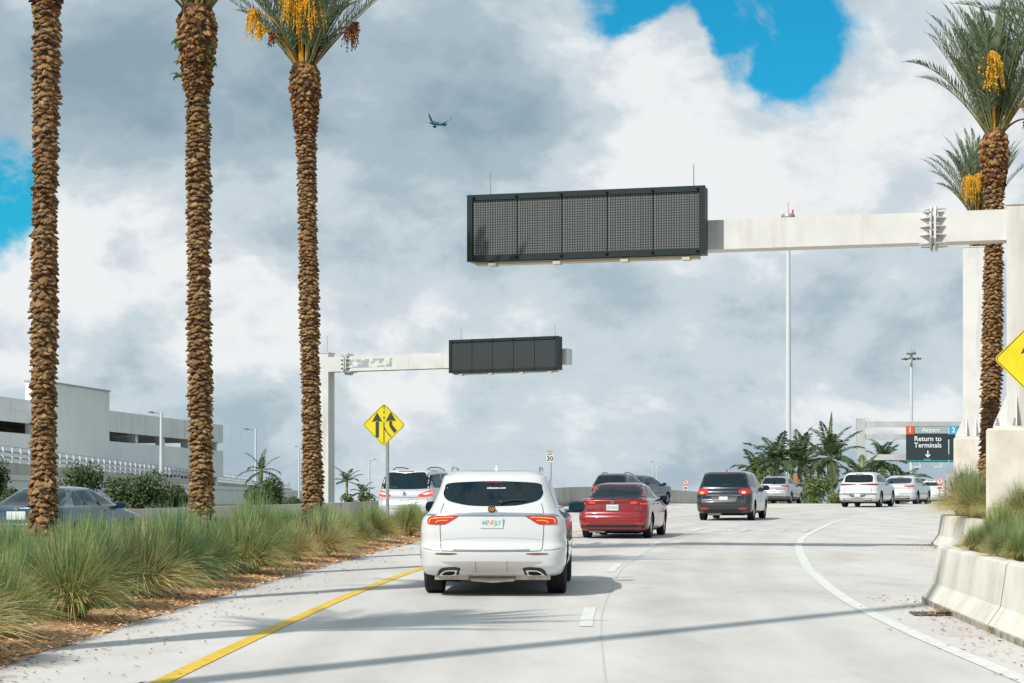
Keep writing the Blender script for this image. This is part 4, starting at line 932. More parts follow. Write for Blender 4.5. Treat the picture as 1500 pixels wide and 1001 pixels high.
s = empty('guide_sign', (px(1391.5, 0, 179).x, 179, 5.48), 0, 'second dark guide sign with a blue 2, mostly hidden by the right pedestal', 'guide sign')
b = MB(); b.box((W_ / 2, .2, 1.62), (W_, .12, 3.24)); b.build('board', MAT['signdark'], s)
b = MB(); b.box((.36, .126, 2.88), (.72, .02, .74)); b.build('number_panel', MAT['signblue'], s); text_obj('lettering', '2', .62, MAT['signwhite'], s, (.36, .11, 2.88), bold=.01)
b = MB(); b.box((W_ / 2, .128, .12), (W_, .02, .09)); b.build('stripe', MAT['signteal'], s)

# ------------------------------------------------------------------ light masts and lamps
def mast(x, top, Y, r0, r1, label, ring=False):
    p = px(x, top, Y); z0 = gz(Y) - .5; H = p.z - z0; t = empty('light_mast', (p.x, Y, z0), 0, label, 'light mast')
    b = MB(); b.lathe([(r0 + (r1 - r0) * k / 12, H * k / 12) for k in range(13)], (0, 0, 0), 16); b.build('pole', MAT['whitepole'], t, smooth=True)
    b = MB(); b.lathe([(r1, -.5), (r1 * 3.6, -.45), (r1 * 3.8, -.2), (r1 * 3.2, .0), (r1, .1)], (0, 0, H), 18); b.build('head_frame', MAT['galv'], t, smooth=True)
    b = MB(); b.tube([(0, 0, H), (0, 0, H + 1.3)], .03, 5); b.tube([(.5, 0, H), (.5, 0, H + .5)], .10, 8); b.build('aircraft_light', MAT['signred'] if not ring else MAT['galv'], t)
    if ring:
        for k in range(6):
            a = PI / 3 * k; b = MB(); b.tube([(0, 0, H - 1.0), (math.cos(a) * 1.4, math.sin(a) * 1.4, H - 1.2)], .07, 5); b.ell((math.cos(a) * 1.6, math.sin(a) * 1.6, H - 1.3), (.5, .5, .25), 2.2, None, 10, 6); b.build('floodlight', MAT['galv'], t)
    return t
mast(1154.6, 314, 215, .36, .20, 'tall pale high light mast crossing behind the near gantry arm')
mast(1335, 516, 400, .40, .26, 'distant high light mast with a ring of floodlights above the far guide sign', True)
# its twin stands left of the camera, outside the frame; its long thin shadow crosses the near lanes
t = empty('light_mast', (-12.6, 3.7, -.2), 0, 'tall light mast left of the camera, outside the photo', 'light mast')
b = MB(); b.lathe([(.27 - .10 * k / 12, 27 * k / 12) for k in range(13)], (0, 0, 0), 16); b.build('pole', MAT['whitepole'], t, smooth=True)
def street_lamp(x, top, Y, r, arm, label, base=None):
    p = px(x, top, Y); z0 = gz(Y) if base is None else base; H = p.z - z0
    t = empty('street_lamp', (p.x, Y, z0), 0, label, 'street lamp')
    b = MB(); b.lathe([(r, 0), (r * .7, H), (0, H)], (0, 0, 0), 10); b.build('pole', MAT['whitepole'], t, smooth=True)
    b = MB(); b.tube([(0, 0, H - .25), (arm * .5, 0, H - .12), (arm * .75, 0, H - .08)], .04, 5); b.build('arm', MAT['galv'], t)
    b = MB(); b.ell((arm, 0, H - .06), (abs(arm) * .32, .16, .07), 3, None, 10, 6, Matrix.Rotation(R(6), 3, 'Y')); b.build('lamp_head', MAT['greyplastic'] if base is not None else MAT['steelwhite'], t, smooth=True)
street_lamp(236, 603, 175, .16, -.85, 'slim white street lamp in front of the parking garage between the first two palms', 4.4)
street_lamp(374.5, 628, 235, .15, -1.1, 'slim street lamp standing right of the garage above the little palm', 4.4)
street_lamp(541, 671, 150, .08, .35, 'short lamp post left of the yellow merge sign')
street_lamp(438, 652, 170, .08, -.35, 'street lamp whose head peeps out left of the third palm trunk')
street_lamp(956, 674, 190, .07, -.1, 'tiny bare lamp pole over the blue-grey hatchback')
street_lamp(962, 682, 210, .05, .25, 'tiny lamp with a round white head over the blue-grey hatchback')

# ------------------------------------------------------------------ parking garage and ramp
ga, gb = Vector((-41.8, 168, 0)), Vector((-32.5, 224, 0)); gd = (gb - ga); GLn = gd.length; gd.normalize(); gn = Vector((gd.y, -gd.x, 0))
gang = math.atan2(gd.y, gd.x)
t = empty('parking_garage', ga.to_tuple(), gang, 'pale concrete parking garage with long open decks behind the ramp on the left', 'building')
# local frame: x along facade, y = away from the road (left); facade looks at -y
x0 = -45
def gbox(b, xa, xb, ya, yb, za, zb): b.box(((xa + xb) / 2, (ya + yb) / 2, (za + zb) / 2), (xb - xa, yb - ya, zb - za))
levels = [(8.62, 10.62), (4.75, 7.72), (1.6, 3.8)]
for i, (za, zb) in enumerate(levels):
    b = MB(); zt = zb - .02 * i
    gbox(b, x0, GLn, 0, .25, za, zt); gbox(b, GLn - .25, GLn, .25, 26, za, zt); gbox(b, x0, GLn - .3, .3, 26, zt - 1.25, zt - .95)
    if i == 0: gbox(b, x0, GLn + .02, -.02, -.001, 9.60, 9.63)
    b.build('deck_wall', MAT['garage'], t)
for k, xx in enumerate([-36, -28, -20, -12, -4, 6.5, 30, 38, 46, GLn - 1.2]):
    b = MB(); gbox(b, xx, xx + .7, .5, 1.3, 0, 9.4); b.build('column', MAT['garage'], t)
for xx in range(-40, 50, 9):
    for yy in (8, 17): b = MB(); gbox(b, xx, xx + .6, yy, yy + .6, 0, 9.4); b.build('column', MAT['garage'], t)
b = MB(); gbox(b, x0, GLn - 3, 25.6, 25.9, 0, 10.4); b.build('back_wall', MAT['garage'], t)
b = MB(); gbox(b, x0, GLn - 1.5, 12, 12.2, 0, 9.3); b.build('added_blocking_wall', MAT['bridge'], t)  # added wall, blocks the bright view through so the deck openings look dark
b = MB(); gbox(b, 3.2, 19.2, -.9, .6, 0, 12.25); b.box((11.2, -.905, 9.6), (16, .01, .04)); b.build('stair_tower', MAT['garage'], t)
b = MB(); gbox(b, 3.1, 19.3, -1.0, .7, 12.25, 12.37); b.build('tower_coping', MAT['galv'], t)
b = MB()
for xx in [3.0 + 4 * k for k in range(13)]: gbox(b, xx + 16.5, xx + 16.53, -.006, 0, 8.66, 10.6)
b.build('joint', MAT['joint'], t)

ra, rb = Vector((-31.6, 105, 0)), Vector((-36.5, 330, 0)); rd_ = rb - ra; RL = rd_.length; rang = math.atan2(rd_.y, rd_.x)
t = empty('elevated_ramp', ra.to_tuple(), rang, 'elevated concrete ramp with a white post railing running in front of the garage', 'ramp')
b = MB(); gbox(b, -30, RL, 0, .35, 3.55, 4.35); gbox(b, -30, RL, .35, 9, 3.2, 3.5); gbox(b, -30, RL, 9, 9.3, 3.55, 4.35); b.build('parapet', MAT['bridge'], t)
b = MB(); gbox(b, -30, RL, .5, 8.8, 1.7, 3.2); b.build('girder', MAT['bridge'], t)
b = MB(); gbox(b, -30, RL, .8, 8.5, 0, 1.7); b.build('abutment_wall', MAT['bridge'], t)
for k in range(98):
    xx = -24 + k * 2.5; w = .20 if k % 4 == 0 else .09
    if xx < RL: b = MB(); b.box((xx, .15, 4.35 + .5), (w, .12, 1.0)); b.build('railing_post', MAT['whitepole'], t)
b = MB()
for z in (4.62, 4.98): gbox(b, -30, RL, .22, .28, z, z + .12)
b.tube([(-30, .15, 5.38), (RL, .15, 5.38)], .02, 5); b.build('rail', simple('rail_grey_blue', (.28, .33, .37), .5), t)
t = empty('retaining_wall', (-25, 70, 0), R(88.5), 'pale low retaining wall below the ramp on the far left', 'wall')
b = MB(); gbox(b, -10, 150, 0, .4, 0, 2.85); gbox(b, -10, 150, -.06, .46, 2.85, 3.1); b.build('wall_body', MAT['garage'], t)

# ------------------------------------------------------------------ the airliner
t = empty('airliner', px(642, 181, 1900).to_tuple(), 0, 'small blue airliner with upturned wing tips flying away in the upper sky', 'airplane')
t.rotation_euler = (R(9), R(-5), R(-24))
ab = simple('aircraft_blue', (.02, .30, .50), .4); ad = simple('aircraft_dark_blue', (.03, .08, .14), .4); aw = simple('aircraft_white', (.55, .60, .62), .4)
b = MB(); b.lathe([(.1, -19.5), (.7, -18), (1.3, -14), (1.9, -8), (2.0, 0), (2.0, 12), (1.7, 16), (1.0, 18.5), (.1, 19.5)], (0, 0, 0), 20, 'Y'); b.build('fuselage', ab, t, smooth=True)
for s in (-1, 1):
    b = MB(); b.add([(s * 1.5, 5, -1.0), (s * 1.5, -2.5, -1.0), (s * 16.5, -7.5, 1.2), (s * 16.5, -5.7, 1.2), (s * 1.5, 5, -.4), (s * 1.5, -2.5, -.5), (s * 16.5, -7.5, 1.35), (s * 16.5, -5.7, 1.4)], [(0, 1, 2, 3), (4, 7, 6, 5), (0, 3, 7, 4), (1, 5, 6, 2), (3, 2, 6, 7)])
    w = b.build('wing', aw, t, fixn=True); b = MB(); b.add([(s * 16.4, -5.7, 1.2), (s * 16.4, -7.5, 1.2), (s * 17.2, -8.6, 3.8), (s * 17.2, -7.8, 3.8), (s * 16.6, -5.7, 1.3), (s * 16.6, -7.5, 1.3), (s * 17.3, -8.6, 3.8), (s * 17.3, -7.8, 3.8)], [(0, 1, 2, 3), (4, 7, 6, 5), (0, 3, 7, 4), (1, 5, 6, 2), (3, 2, 6, 7)]); b.build('winglet', aw, w, fixn=True)
    b = MB(); b.lathe([(.8, -2), (1.15, 0), (1.2, 2), (1.0, 2.6)], (s * 5.2, 1.5, -2.2), 14, 'Y'); b.build('engine', ad, t, smooth=True)
    b = MB(); b.add([(s * .5, -14, .6), (s * .5, -17.5, .6), (s * 6.5, -19, 1.2), (s * 6.5, -17.8, 1.2), (s * .5, -14, .9), (s * .5, -17.5, .8), (s * 6.5, -19, 1.3), (s * 6.5, -17.8, 1.3)], [(0, 1, 2, 3), (4, 7, 6, 5), (0, 3, 7, 4), (1, 5, 6, 2), (3, 2, 6, 7)]); b.build('tailplane', ad, t, fixn=True)
b = MB(); b.add([(-.2, -11, 1.5), (-.2, -17, 1.5), (-.12, -19.3, 8.8), (-.12, -17.2, 8.8), (.2, -11, 1.5), (.2, -17, 1.5), (.12, -19.3, 8.8), (.12, -17.2, 8.8)], [(0, 1, 2, 3), (4, 7, 6, 5), (0, 3, 7, 4), (1, 5, 6, 2), (3, 2, 6, 7)]); b.build('tail_fin', ad, t, fixn=True)

# ------------------------------------------------------------------ cars
# a body is a stack of plan outlines: rows (z, y_rear, y_front, half_width, corner_x, corner_y, bow_rear, bow_front)
def cr(a, b, c, d, t):
    v = .5 * ((2 * b) + (-a + c) * t + (2 * a - 5 * b + 4 * c - d) * t * t + (-a + 3 * b - 3 * c + d) * t ** 3)
    lo, hi = min(b, c), max(b, c); return min(hi, max(lo, v))
def car_body(rows, sub=3, ns=30):
    rr = []
    for i in range(len(rows) - 1):
        a = rows[max(i - 1, 0)]; b = rows[i]; c = rows[i + 1]; d = rows[min(i + 2, len(rows) - 1)]
        for k in range(sub): rr.append([cr(a[j], b[j], c[j], d[j], k / sub) for j in range(8)])
    rr.append(list(rows[-1]))
    M = MB(); loops = []
    for (z, y0, y1, w, rx, ry, br, bf) in rr:
        half = []
        w = max(w, .02); rx = min(rx, w * .8); nr = 7
        for i in range(nr): x = (w - rx) * i / nr; half.append((x, y0 + br * (x / w) ** 2))
        yb = y0 + br * ((w - rx) / w) ** 2
        for i in range(7): a = PI / 2 * i / 6; half.append((w - rx + rx * math.sin(a), yb + ry * (1 - math.cos(a))))
        yf = y1 - bf * ((w - rx) / w) ** 2; ryf = ry * 1.6
        ya, ye = yb + ry, max(yb + ry + .05, yf - ryf)
        for i in range(1, ns): t = i / ns; half.append((w + .014 * math.sin(PI * t), ya + (ye - ya) * t))
        for i in range(7): a = PI / 2 * i / 6; half.append((w - rx + rx * math.cos(a), ye + (yf - ye) * math.sin(a)))
        for i in range(nr - 1, -1, -1): x = (w - rx) * i / nr; half.append((x, y1 - bf * (x / w) ** 2))
        loops.append([(x, y, z) for x, y in half] + [(-x, y, z) for x, y in half[-2:0:-1]])
    n = len(loops[0]); m = len(loops)
    M.v = [p for l in loops for p in l]
    M.f = [(j * n + i, j * n + (i + 1) % n, (j + 1) * n + (i + 1) % n, (j + 1) * n + i) for j in range(m - 1) for i in range(n)]
    M.f += [tuple(range(n))[::-1], tuple((m - 1) * n + i for i in range(n))]
    M.m = [0] * len(M.f)
    return M
def bool_cut(me, cyls):
    """cut wheel housings; cyls: (x0, x1, y, z, r)"""
    o = bpy.data.objects.new('tmp_body', me); C.objects.link(o)
    c = MB()
    for (xa, xb, y, z, r) in cyls:
        c.lathe([(r, xa), (r, xb)], (0, y, z), 32, 'X'); k = len(c.v) - 64
        c.f += [tuple(k + i for i in range(32))[::-1], tuple(k + 32 + i for i in range(32))]; c.m += [0, 0]
    co = c.build('tmp_cut', MAT['under'], fixn=True)
    md = o.modifiers.new('b', 'BOOLEAN'); md.operation = 'DIFFERENCE'; md.solver = 'EXACT'; md.object = co
    dg = bpy.context.evaluated_depsgraph_get(); out = bpy.data.meshes.new_from_object(o.evaluated_get(dg))
    bpy.data.objects.remove(o); bpy.data.objects.remove(co)
    return out
def smooth_poly(pts, sub=4, closed=True):
    out = []; n = len(pts)
    for i in range(n if closed else n - 1):
        g = lambda k: pts[k % n] if closed else pts[min(max(k, 0), n - 1)]
        a, b, c, d = g(i - 1), g(i), g(i + 1), g(i + 2)
        sharp_b, sharp_c = len(b) > 2, len(c) > 2
        for k in range(sub):
            t = k / sub
            if sharp_b and sharp_c: out.append((b[0] + (c[0] - b[0]) * t, b[1] + (c[1] - b[1]) * t)); continue
            aa = b if sharp_b else a; dd = c if sharp_c else d
            out.append(tuple(.5 * ((2 * b[j]) + (-aa[j] + c[j]) * t + (2 * aa[j] - 5 * b[j] + 4 * c[j] - dd[j]) * t * t + (-aa[j] + 3 * b[j] - 3 * c[j] + dd[j]) * t ** 3) for j in (0, 1)))
    if not closed: out.append(tuple(pts[-1][:2]))
    return out
class Skin:
    def __init__(s, me):
        bm = bmesh.new(); bm.from_mesh(me); s.t = BVHTree.FromBMesh(bm); bm.free()
    def hit(s, a, b, view):
        if view == 'rear': o, d = Vector((a, -3, b)), Vector((0, 1, 0))
        elif view == 'front': o, d = Vector((a, 9, b)), Vector((0, -1, 0))
        elif view == 'right': o, d = Vector((3, a, b)), Vector((-1, 0, 0))
        elif view == 'left': o, d = Vector((-3, a, b)), Vector((1, 0, 0))
        elif view == 'top': o, d = Vector((a, b, 4)), Vector((0, 0, -1))
        p, n, i, _ = s.t.ray_cast(o, d)
        if p is None: return None
        if n.dot(d) > 0: n = -n
        return p, n
    def patch(s, name, outline, view, off, mat, parent, res=.05, depth=.012, smooth=True, sub=4, label=None):
        pl = smooth_poly(outline, sub) if sub > 1 else [p[:2] for p in outline]
        bd = []
        for i, p in enumerate(pl):
            q = pl[(i + 1) % len(pl)]; l = math.hypot(q[0] - p[0], q[1] - p[1]); k = max(1, int(l / res))
            for j in range(k): bd.append((p[0] + (q[0] - p[0]) * j / k, p[1] + (q[1] - p[1]) * j / k))
        x0, x1 = min(p[0] for p in bd), max(p[0] for p in bd); y0, y1 = min(p[1] for p in bd), max(p[1] for p in bd)
        def inside(x, y):
            c = False; j = len(bd) - 1
            for i in range(len(bd)):
                if (bd[i][1] > y) != (bd[j][1] > y) and x < (bd[j][0] - bd[i][0]) * (y - bd[i][1]) / (bd[j][1] - bd[i][1]) + bd[i][0]: c = not c
                j = i
            return c
        pts = [Vector(p) for p in bd]; x = x0 + res / 2
        while x < x1:
            y = y0 + res / 2
            while y < y1:
                if inside(x, y) and min((x - p[0]) ** 2 + (y - p[1]) ** 2 for p in bd) > (res * .4) ** 2: pts.append(Vector((x, y)))
                y += res
            x += res
        nb = len(bd)
        vs, es, fs, _, _, _ = delaunay_2d_cdt(pts, [], [list(range(nb))], 1, 1e-6)
        P = []; Q = []; ok = []
        last = None
        for v in vs:
            h = s.hit(v.x, v.y, view)
            if h is None: h = last
            if h is None: P.append(Vector((0, 0, 0))); Q.append(Vector((0, 0, 0))); ok.append(False); continue
            last = h; p, n = h
            P.append(p + n * off); Q.append(p - n * depth); ok.append(True)
        F = [f for f in fs if all(ok[i] for i in f)]
        cnt = {}
        for f in F:
            for i in range(len(f)):
                a, b = f[i], f[(i + 1) % len(f)]; cnt[(a, b)] = 1
        rim = [(a, b) for (a, b) in cnt if (b, a) not in cnt]
        m = len(P); M = MB(); M.v = [tuple(p) for p in P + Q]
        flip = view in ('right', 'front')
        M.f = [tuple(f) for f in F] + [(b, a, a + m, b + m) for a, b in rim]; M.m = [0] * len(M.f)
        o = M.build(name, mat, parent, smooth=smooth, ang=50, fixn=False)
        me = o.data; bm = bmesh.new(); bm.from_mesh(me); bmesh.ops.delete(bm, geom=[v for v in bm.verts if not v.link_faces], context='VERTS')
        bmesh.ops.recalc_face_normals(bm, faces=bm.faces); bm.to_mesh(me); bm.free()
        if label: o['label'] = label
        return o
    def strip(s, name, pts, w, view, off, mat, parent, sub=4, depth=.004):
        pl = smooth_poly(pts, sub, False); b = MB(); L_ = []; R_ = []
        for i, p in enumerate(pl):
            a = pl[max(i - 1, 0)]; c = pl[min(i + 1, len(pl) - 1)]; d = Vector((c[0] - a[0], c[1] - a[1])); d = d.normalized() if d.length > 0 else Vector((1, 0)); nx, ny = -d.y * w / 2, d.x * w / 2
            h1 = s.hit(p[0] + nx, p[1] + ny, view); h2 = s.hit(p[0] - nx, p[1] - ny, view)
            if h1 is None or h2 is None: continue
            L_.append(h1[0] + h1[1] * off); R_.append(h2[0] + h2[1] * off)
        if len(L_) < 2: return None
        b.add(L_ + R_, [(i, i + 1, len(L_) + i + 1, len(L_) + i) for i in range(len(L_) - 1)])
        return b.build(name, mat, parent, smooth=True, ang=60)
def wheel(parent, x, y, r, w, side, rimmat, spokes=10, steer=0.0):
    """side +1 right, -1 left; outer face at x"""
    hw = w / 2; b = MB(); xc = x - side * hw
    prof = [(r * .66, -hw * .86), (r * .70, -hw * .97), (r * .80, -hw * 1.02), (r * .92, -hw * .98), (r * .985, -hw * .86), (r, -hw * .70)]
    for q in (-.52, -.17, .17, .52): prof += [(r, hw * (q - .06)), (r - .010, hw * (q - .045)), (r - .010, hw * (q + .045)), (r, hw * (q + .06))]
    prof += [(r, hw * .70), (r * .985, hw * .86), (r * .92, hw * .98), (r * .80, hw * 1.02), (r * .70, hw * .97), (r * .66, hw * .86)]
    b.lathe(prof, (0, 0, 0), 40, 'X')
    o = b.build('wheel', MAT['tyre'], parent, smooth=True, ang=50, loc=(xc, y, r), fixn=True)
    b = MB(); s = side
    b.lathe([(r * .70, s * hw * .90), (r * .67, s * hw * .86), (r * .64, s * hw * .55), (r * .60, s * hw * .0)], (0, 0, 0), 32, 'X', 0)
    b.lathe([(r * .60, s * hw * .0), (.02, s * hw * .0)], (0, 0, 0), 32, 'X', 1)
    b.lathe([(.0, s * hw * .84), (r * .14, s * hw * .82), (r * .17, s * hw * .6)], (0, 0, 0), 16, 'X', 0)
    for k in range(spokes):
        a = 2 * PI * k / spokes; ca, sa = math.cos(a), math.sin(a)
        f = lambda rad, t, h: Vector((s * hw * h, rad * ca - t * sa, rad * sa + t * ca))
        w1, w2 = r * .055, r * .085 if spokes <= 6 else r * .045
        b.add([f(r * .12, -w1, .80), f(r * .12, w1, .80), f(r * .66, w2, .84), f(r * .66, -w2, .84), f(r * .12, -w1, .45), f(r * .12, w1, .45), f(r * .66, w2, .5), f(r * .66, -w2, .5)],
              [(0, 1, 2, 3), (0, 3, 7, 4), (1, 5, 6, 2), (3, 2, 6, 7)], 0)
    b.build('rim', [rimmat, MAT['under']], o, smooth=True, ang=35)
    return o
def car(name, label, x, y, heading, spec, cat='car', group=None, zoff=0.0):
    z = gz(y) + zoff
    sl = (gz(y + 4) - gz(y)) / 4
    root = empty(name, (x, y, z), 0, label, cat, group); root.rotation_euler = (math.atan(sl), 0, -heading)
    S = spec; L_, W, H = S['L'], S['W'], S['H']
    rows = [tuple(r) for r in S['rows']]
    B = car_body(rows, S.get('sub', 3)); me = bpy.data.meshes.new('body'); me.from_pydata(B.v, [], B.f)
    r = S['r']; ya, yf = S['axles']; tw = S.get('tw', .24); wx = S['track'] / 2 + tw / 2
    full = Skin(me)
    cy = []
    for yy in (ya, yf): cy += [(wx - tw - .06, 1.5, yy, r + .01, r + .055), (-1.5, -(wx - tw - .06), yy, r + .01, r + .055)]
    out = bool_cut(me, cy); out.name = 'body'
    for m in (S['paint'], MAT['under'], S.get('lower', S['paint'])): out.materials.append(m)
    zl = S.get('zlow', 0)
    for p in out.polygons:
        c = p.center; inside = any(math.hypot(c.y - yy, c.z - r - .01) < r + .062 and abs(c.x) > wx - tw - .09 for yy in (ya, yf)); zc = c.z
        inner = inside and (math.hypot(c.y - (ya if abs(c.y - ya) < abs(c.y - yf) else yf), c.z - r - .01) < r + .050 or abs(abs(c.x) - (wx - tw - .06)) < .01 or (abs(p.normal.x) < .5 and math.hypot(c.y - ya, c.z - r - .01) < r + .058) or (abs(p.normal.x) < .5 and math.hypot(c.y - yf, c.z - r - .01) < r + .058))
        p.material_index = 1 if inner or zc < rows[0][0] + .02 else (2 if zc < zl else 0)
    finish(out, 50)
    body = bpy.data.objects.new('body', out); C.objects.link(body); body.parent = root
    K = full
    for yy in (ya, yf):
        for s in (-1, 1): wheel(root, s * wx, yy, r, tw, s, S.get('rim', MAT['rim']), S.get('spokes', 10))
    # underside: sill, axle, silencer
    b = MB(); b.box((0, (ya + yf) / 2, rows[0][0] + .01), (W * .62, yf - ya + .3, .12)); b.tube([(-wx + .2, ya, r * .85), (wx - .2, ya, r * .85)], .045, 8)
    b.build('underbody', MAT['under'], root)
    for f in S['extra']: f(root, K, body)
    return root
def mirror_pts(p): return [((-q[0],) + tuple(q[1:])) for q in p][::-1]
def both(f):
    def g(root, K, body):
        for s in (1, -1): f(root, K, body, s)
    return g
def P(name, pts, view, mat, off=.004, sym=False, res=.06, sub=4, label=None, depth=.012):
    def g(root, K, body):
        K.patch(name, pts, view, off, mat, root, res, depth, sub=sub, label=label)
        if sym: K.patch(name, mirror_pts(pts), view, off, mat, root, res, depth, sub=sub, label=label)
    return g
def SIDE(name, pts, mat, off=.004, res=.09, sub=3):       # both flanks
    def g(root, K, body):
        for v in ('right', 'left'): K.patch(name, pts, v, off, mat, root, res, sub=sub)
    return g
def ST(name, pts, w, view, mat, off=.003, sym=False, sub=4):
    def g(root, K, body):
        K.strip(name, pts, w, view, off, mat, root, sub)
        if sym: K.strip(name, mirror_pts(pts), w, view, off, mat, root, sub)
    return g
def mirrors(y, z, x, mat, mat2=None, size=(.13, .07, .085)):
    def f(root, K, body, s):
        b = MB(); b.ell((s * (x + size[0]), y, z), size, 3.2, None, 16, 10); b.tube([(s * (x - .06), y + .03, z - size[2] * .7), (s * (x + size[0] * .6), y + .01, z - size[2] * .6)], .028, 8)
        o = b.build('wing_mirror', mat, root, smooth=True)
        b = MB(); b.ell((s * (x + size[0]), y - size[1] * .80, z), (size[0] * .88, .018, size[2] * .84), 3.2, None, 16, 8); b.build('mirror_glass', MAT['glassclear'], o, smooth=True)
    return both(f)
def rails(x, y0, y1, z, mat, rise=.045):
    def f(root, K, body, s):
        pts = []
        for i in range(13):
            t = i / 12; yy = y0 + (y1 - y0) * t; h = K.hit(s * x, yy, 'top'); zz = (h[0].z if h else z); pts.append((s * x, yy, zz - .005 + rise * min(1, 6 * min(t, 1 - t))))
        b = MB(); b.tube(pts, .019, 8); b.build('roof_rail', mat, root, smooth=True)
    return both(f)
def antenna(y, mat, h=.07):
    def f(root, K, body):
        q = K.hit(0, y, 'top'); z = q[0].z if q else 1.7
        b = MB(); b.add([(-.028, y - .07, z - .01), (.028, y - .07, z - .01), (.02, y + .10, z - .01), (-.02, y + .10, z - .01), (-.006, y - .05, z + h), (.006, y - .05, z + h)], [(0, 1, 5, 4), (1, 2, 5), (2, 3, 4, 5), (3, 0, 4)]); b.build('antenna_fin', mat, root)
    return f
def plate(z, text, y=None, w=.305, h=.152, xc=0.0, blob=True, ink=None, frame=None):
    def f(root, K, body):
        q = K.hit(xc, z, 'rear'); yy = q[0].y - .018
        b = MB(); b.box((xc, yy, z), (w, .012, h)); o = b.build('licence_plate', MAT['plate'], root)
        if frame: b = MB(); b.box((xc, yy + .004, z), (w + .025, .014, h + .025)); b.build('plate_frame', frame, o)
        if blob:
            b = MB(); b.ell((xc, yy - .008, z - .002), (.024, .003, .024), 2, None, 10, 6); b.ell((xc + .012, yy - .008, z + .025), (.014, .003, .016), 2, None, 10, 6); b.build('plate_emblem', MAT['orange'], o)
        a, c = (text.split(' ') + [''])[:2]
        text_obj('plate_text', a, .088, ink or MAT['plategreen'], o, (xc - .082, yy - .008, z - .004), sx=.72, bold=.001)
        if c: text_obj('plate_text', c, .088, ink or MAT['plategreen'], o, (xc + .082, yy - .008, z - .004), sx=.72, bold=.001)
    return f
def roundel(z, r, mat, strokes, xc=0.0, ring=True):
    def f(root, K, body):
        q = K.hit(xc, z, 'rear'); yy = min(q[0].y, K.hit(xc, z - r, 'rear')[0].y, K.hit(xc, z + r, 'rear')[0].y) - .016; b = MB()
        if ring: b.lathe([(r * .80, .002), (r * .82, -.006), (r * .98, -.006), (r, .004)], (xc, yy, z), 28, 'Y')
        b.lathe([(0, .004), (r * .8, .004)], (xc, yy, z), 20, 'Y')
        b.build('badge', MAT['iron'] if not ring or mat is MAT['badge'] else mat, root) if strokes else None; b = MB()
        for (x0, z0, x1, z1) in strokes:
            d = Vector((x1 - x0, z1 - z0)); l = d.length * r; a = math.atan2(d.y, d.x)
            b.box((xc + (x0 + x1) / 2 * r, yy - .004, z + (z0 + z1) / 2 * r), (l, .008, r * .17), mat=Matrix.Rotation(-a, 4, 'Y'))
        b.build('emblem', MAT['orange'] if mat is MAT['badge'] else MAT['chrome'], root)
    return f
def boxpart(name, mat, boxes, tubes=()):
    def f(root, K, body):
        b = MB()
        for c, d in boxes: b.box(c, d)
        for pts, r in tubes: b.tube(pts, r, 10)
        b.build(name, mat, root, smooth=True, ang=30)
    return f
def handles(pts, mat, w=.17):
    def g(root, K, body):
        for (y, z) in pts:
            for v, s in (('right', 1), ('left', -1)):
                h = K.hit(y, z, v)
                b = MB(); b.ell((h[0].x + s * .012, y, z), (.020, w / 2, .016), 3, None, 10, 6); b.build('door_handle', mat, root, smooth=True)
    return g
def wiper(x0, x1, z0, z1, hub=True, curve=.02):
    def f(root, K, body):
        n = 8; pts = []; 
        for i in range(n + 1):
            t = i / n; xx, zz = x0 + (x1 - x0) * t, z0 + (z1 - z0) * t + curve * math.sin(PI * t); h = K.hit(xx, zz, 'rear'); pts.append((xx, h[0].y - .025, zz))
        b = MB(); b.tube(pts, [.022 - .012 * i / n for i in range(n + 1)], 8); b.ell(pts[0], (.04, .03, .03), 2.5, None, 10, 6); b.build('rear_wiper', MAT['plastic'], root, smooth=True)
    return f
# generic row builder -------------------------------------------------------------
def suv_rows(L_, W, H, g=.20, belt=1.12, rear_top=.50, hood=1.06, cowl=None, roof_w=.70, glassw=.83, nose=.15, tail=.12, belt_rear=.16, sh=1.0):
    w = W / 2; cowl = cowl or L_ * .72
    return [(g, .50, L_ - .35, w * .80, .15, .30, .05, .10), (g + .06, .16, L_ - .12, w * .93, .22, .30, .08, .16), (g + .16, .05, L_ - .04, w * .975, .24, .30, .10, .22),
            (.48, .02, L_ - .01, w * .99, .25, .32, .11, .26), (.62, .0, L_, w, .25, .32, .12, .28), (.70, .03, L_ - .01, w, .24, .31, .12, .28), (.76, tail * .9, L_ - .04, w * .998, .22, .30, .10, .28),
            (.90, tail, L_ - .09, w * .998, .22, .30, .10, .28), (1.0, tail + .015, L_ - nose - .1, w * .99, .22, .32, .10, .26), (hood, tail + .03, L_ - nose - .5, w * .975, .22, .34, .10, .22),
            (hood + .05, tail + .04, cowl + .35, w * .955 * (1 - (1 - sh) * .35), .20, .30, .10, .16), (belt + .04, belt_rear, cowl, w * .935 * sh, .19, .28, .10, .14),
            (belt + (H - belt) * .25, belt_rear + (rear_top - belt_rear) * .25, cowl - .30, w * (glassw + .05), .17, .26, .10, .12), (belt + (H - belt) * .55, belt_rear + (rear_top - belt_rear) * .62, cowl - .68, w * (glassw - .015), .16, .25, .10, .12),
            (belt + (H - belt) * .82, belt_rear + (rear_top - belt_rear) * .95, cowl - 1.08, w * (roof_w + .035), .17, .26, .09, .12), (H - .075, rear_top + .03, cowl - 1.28, w * roof_w, .20, .28, .08, .12),
            (H - .03, rear_top + .16, cowl - 1.50, w * (roof_w - .07), .22, .30, .07, .12), (H - .008, rear_top + .45, cowl - 1.8, w * (roof_w - .20), .2, .3, .05, .1), (H, rear_top + .9, cowl - 2.1, w * (roof_w - .42), .1, .3, .03, .05)]
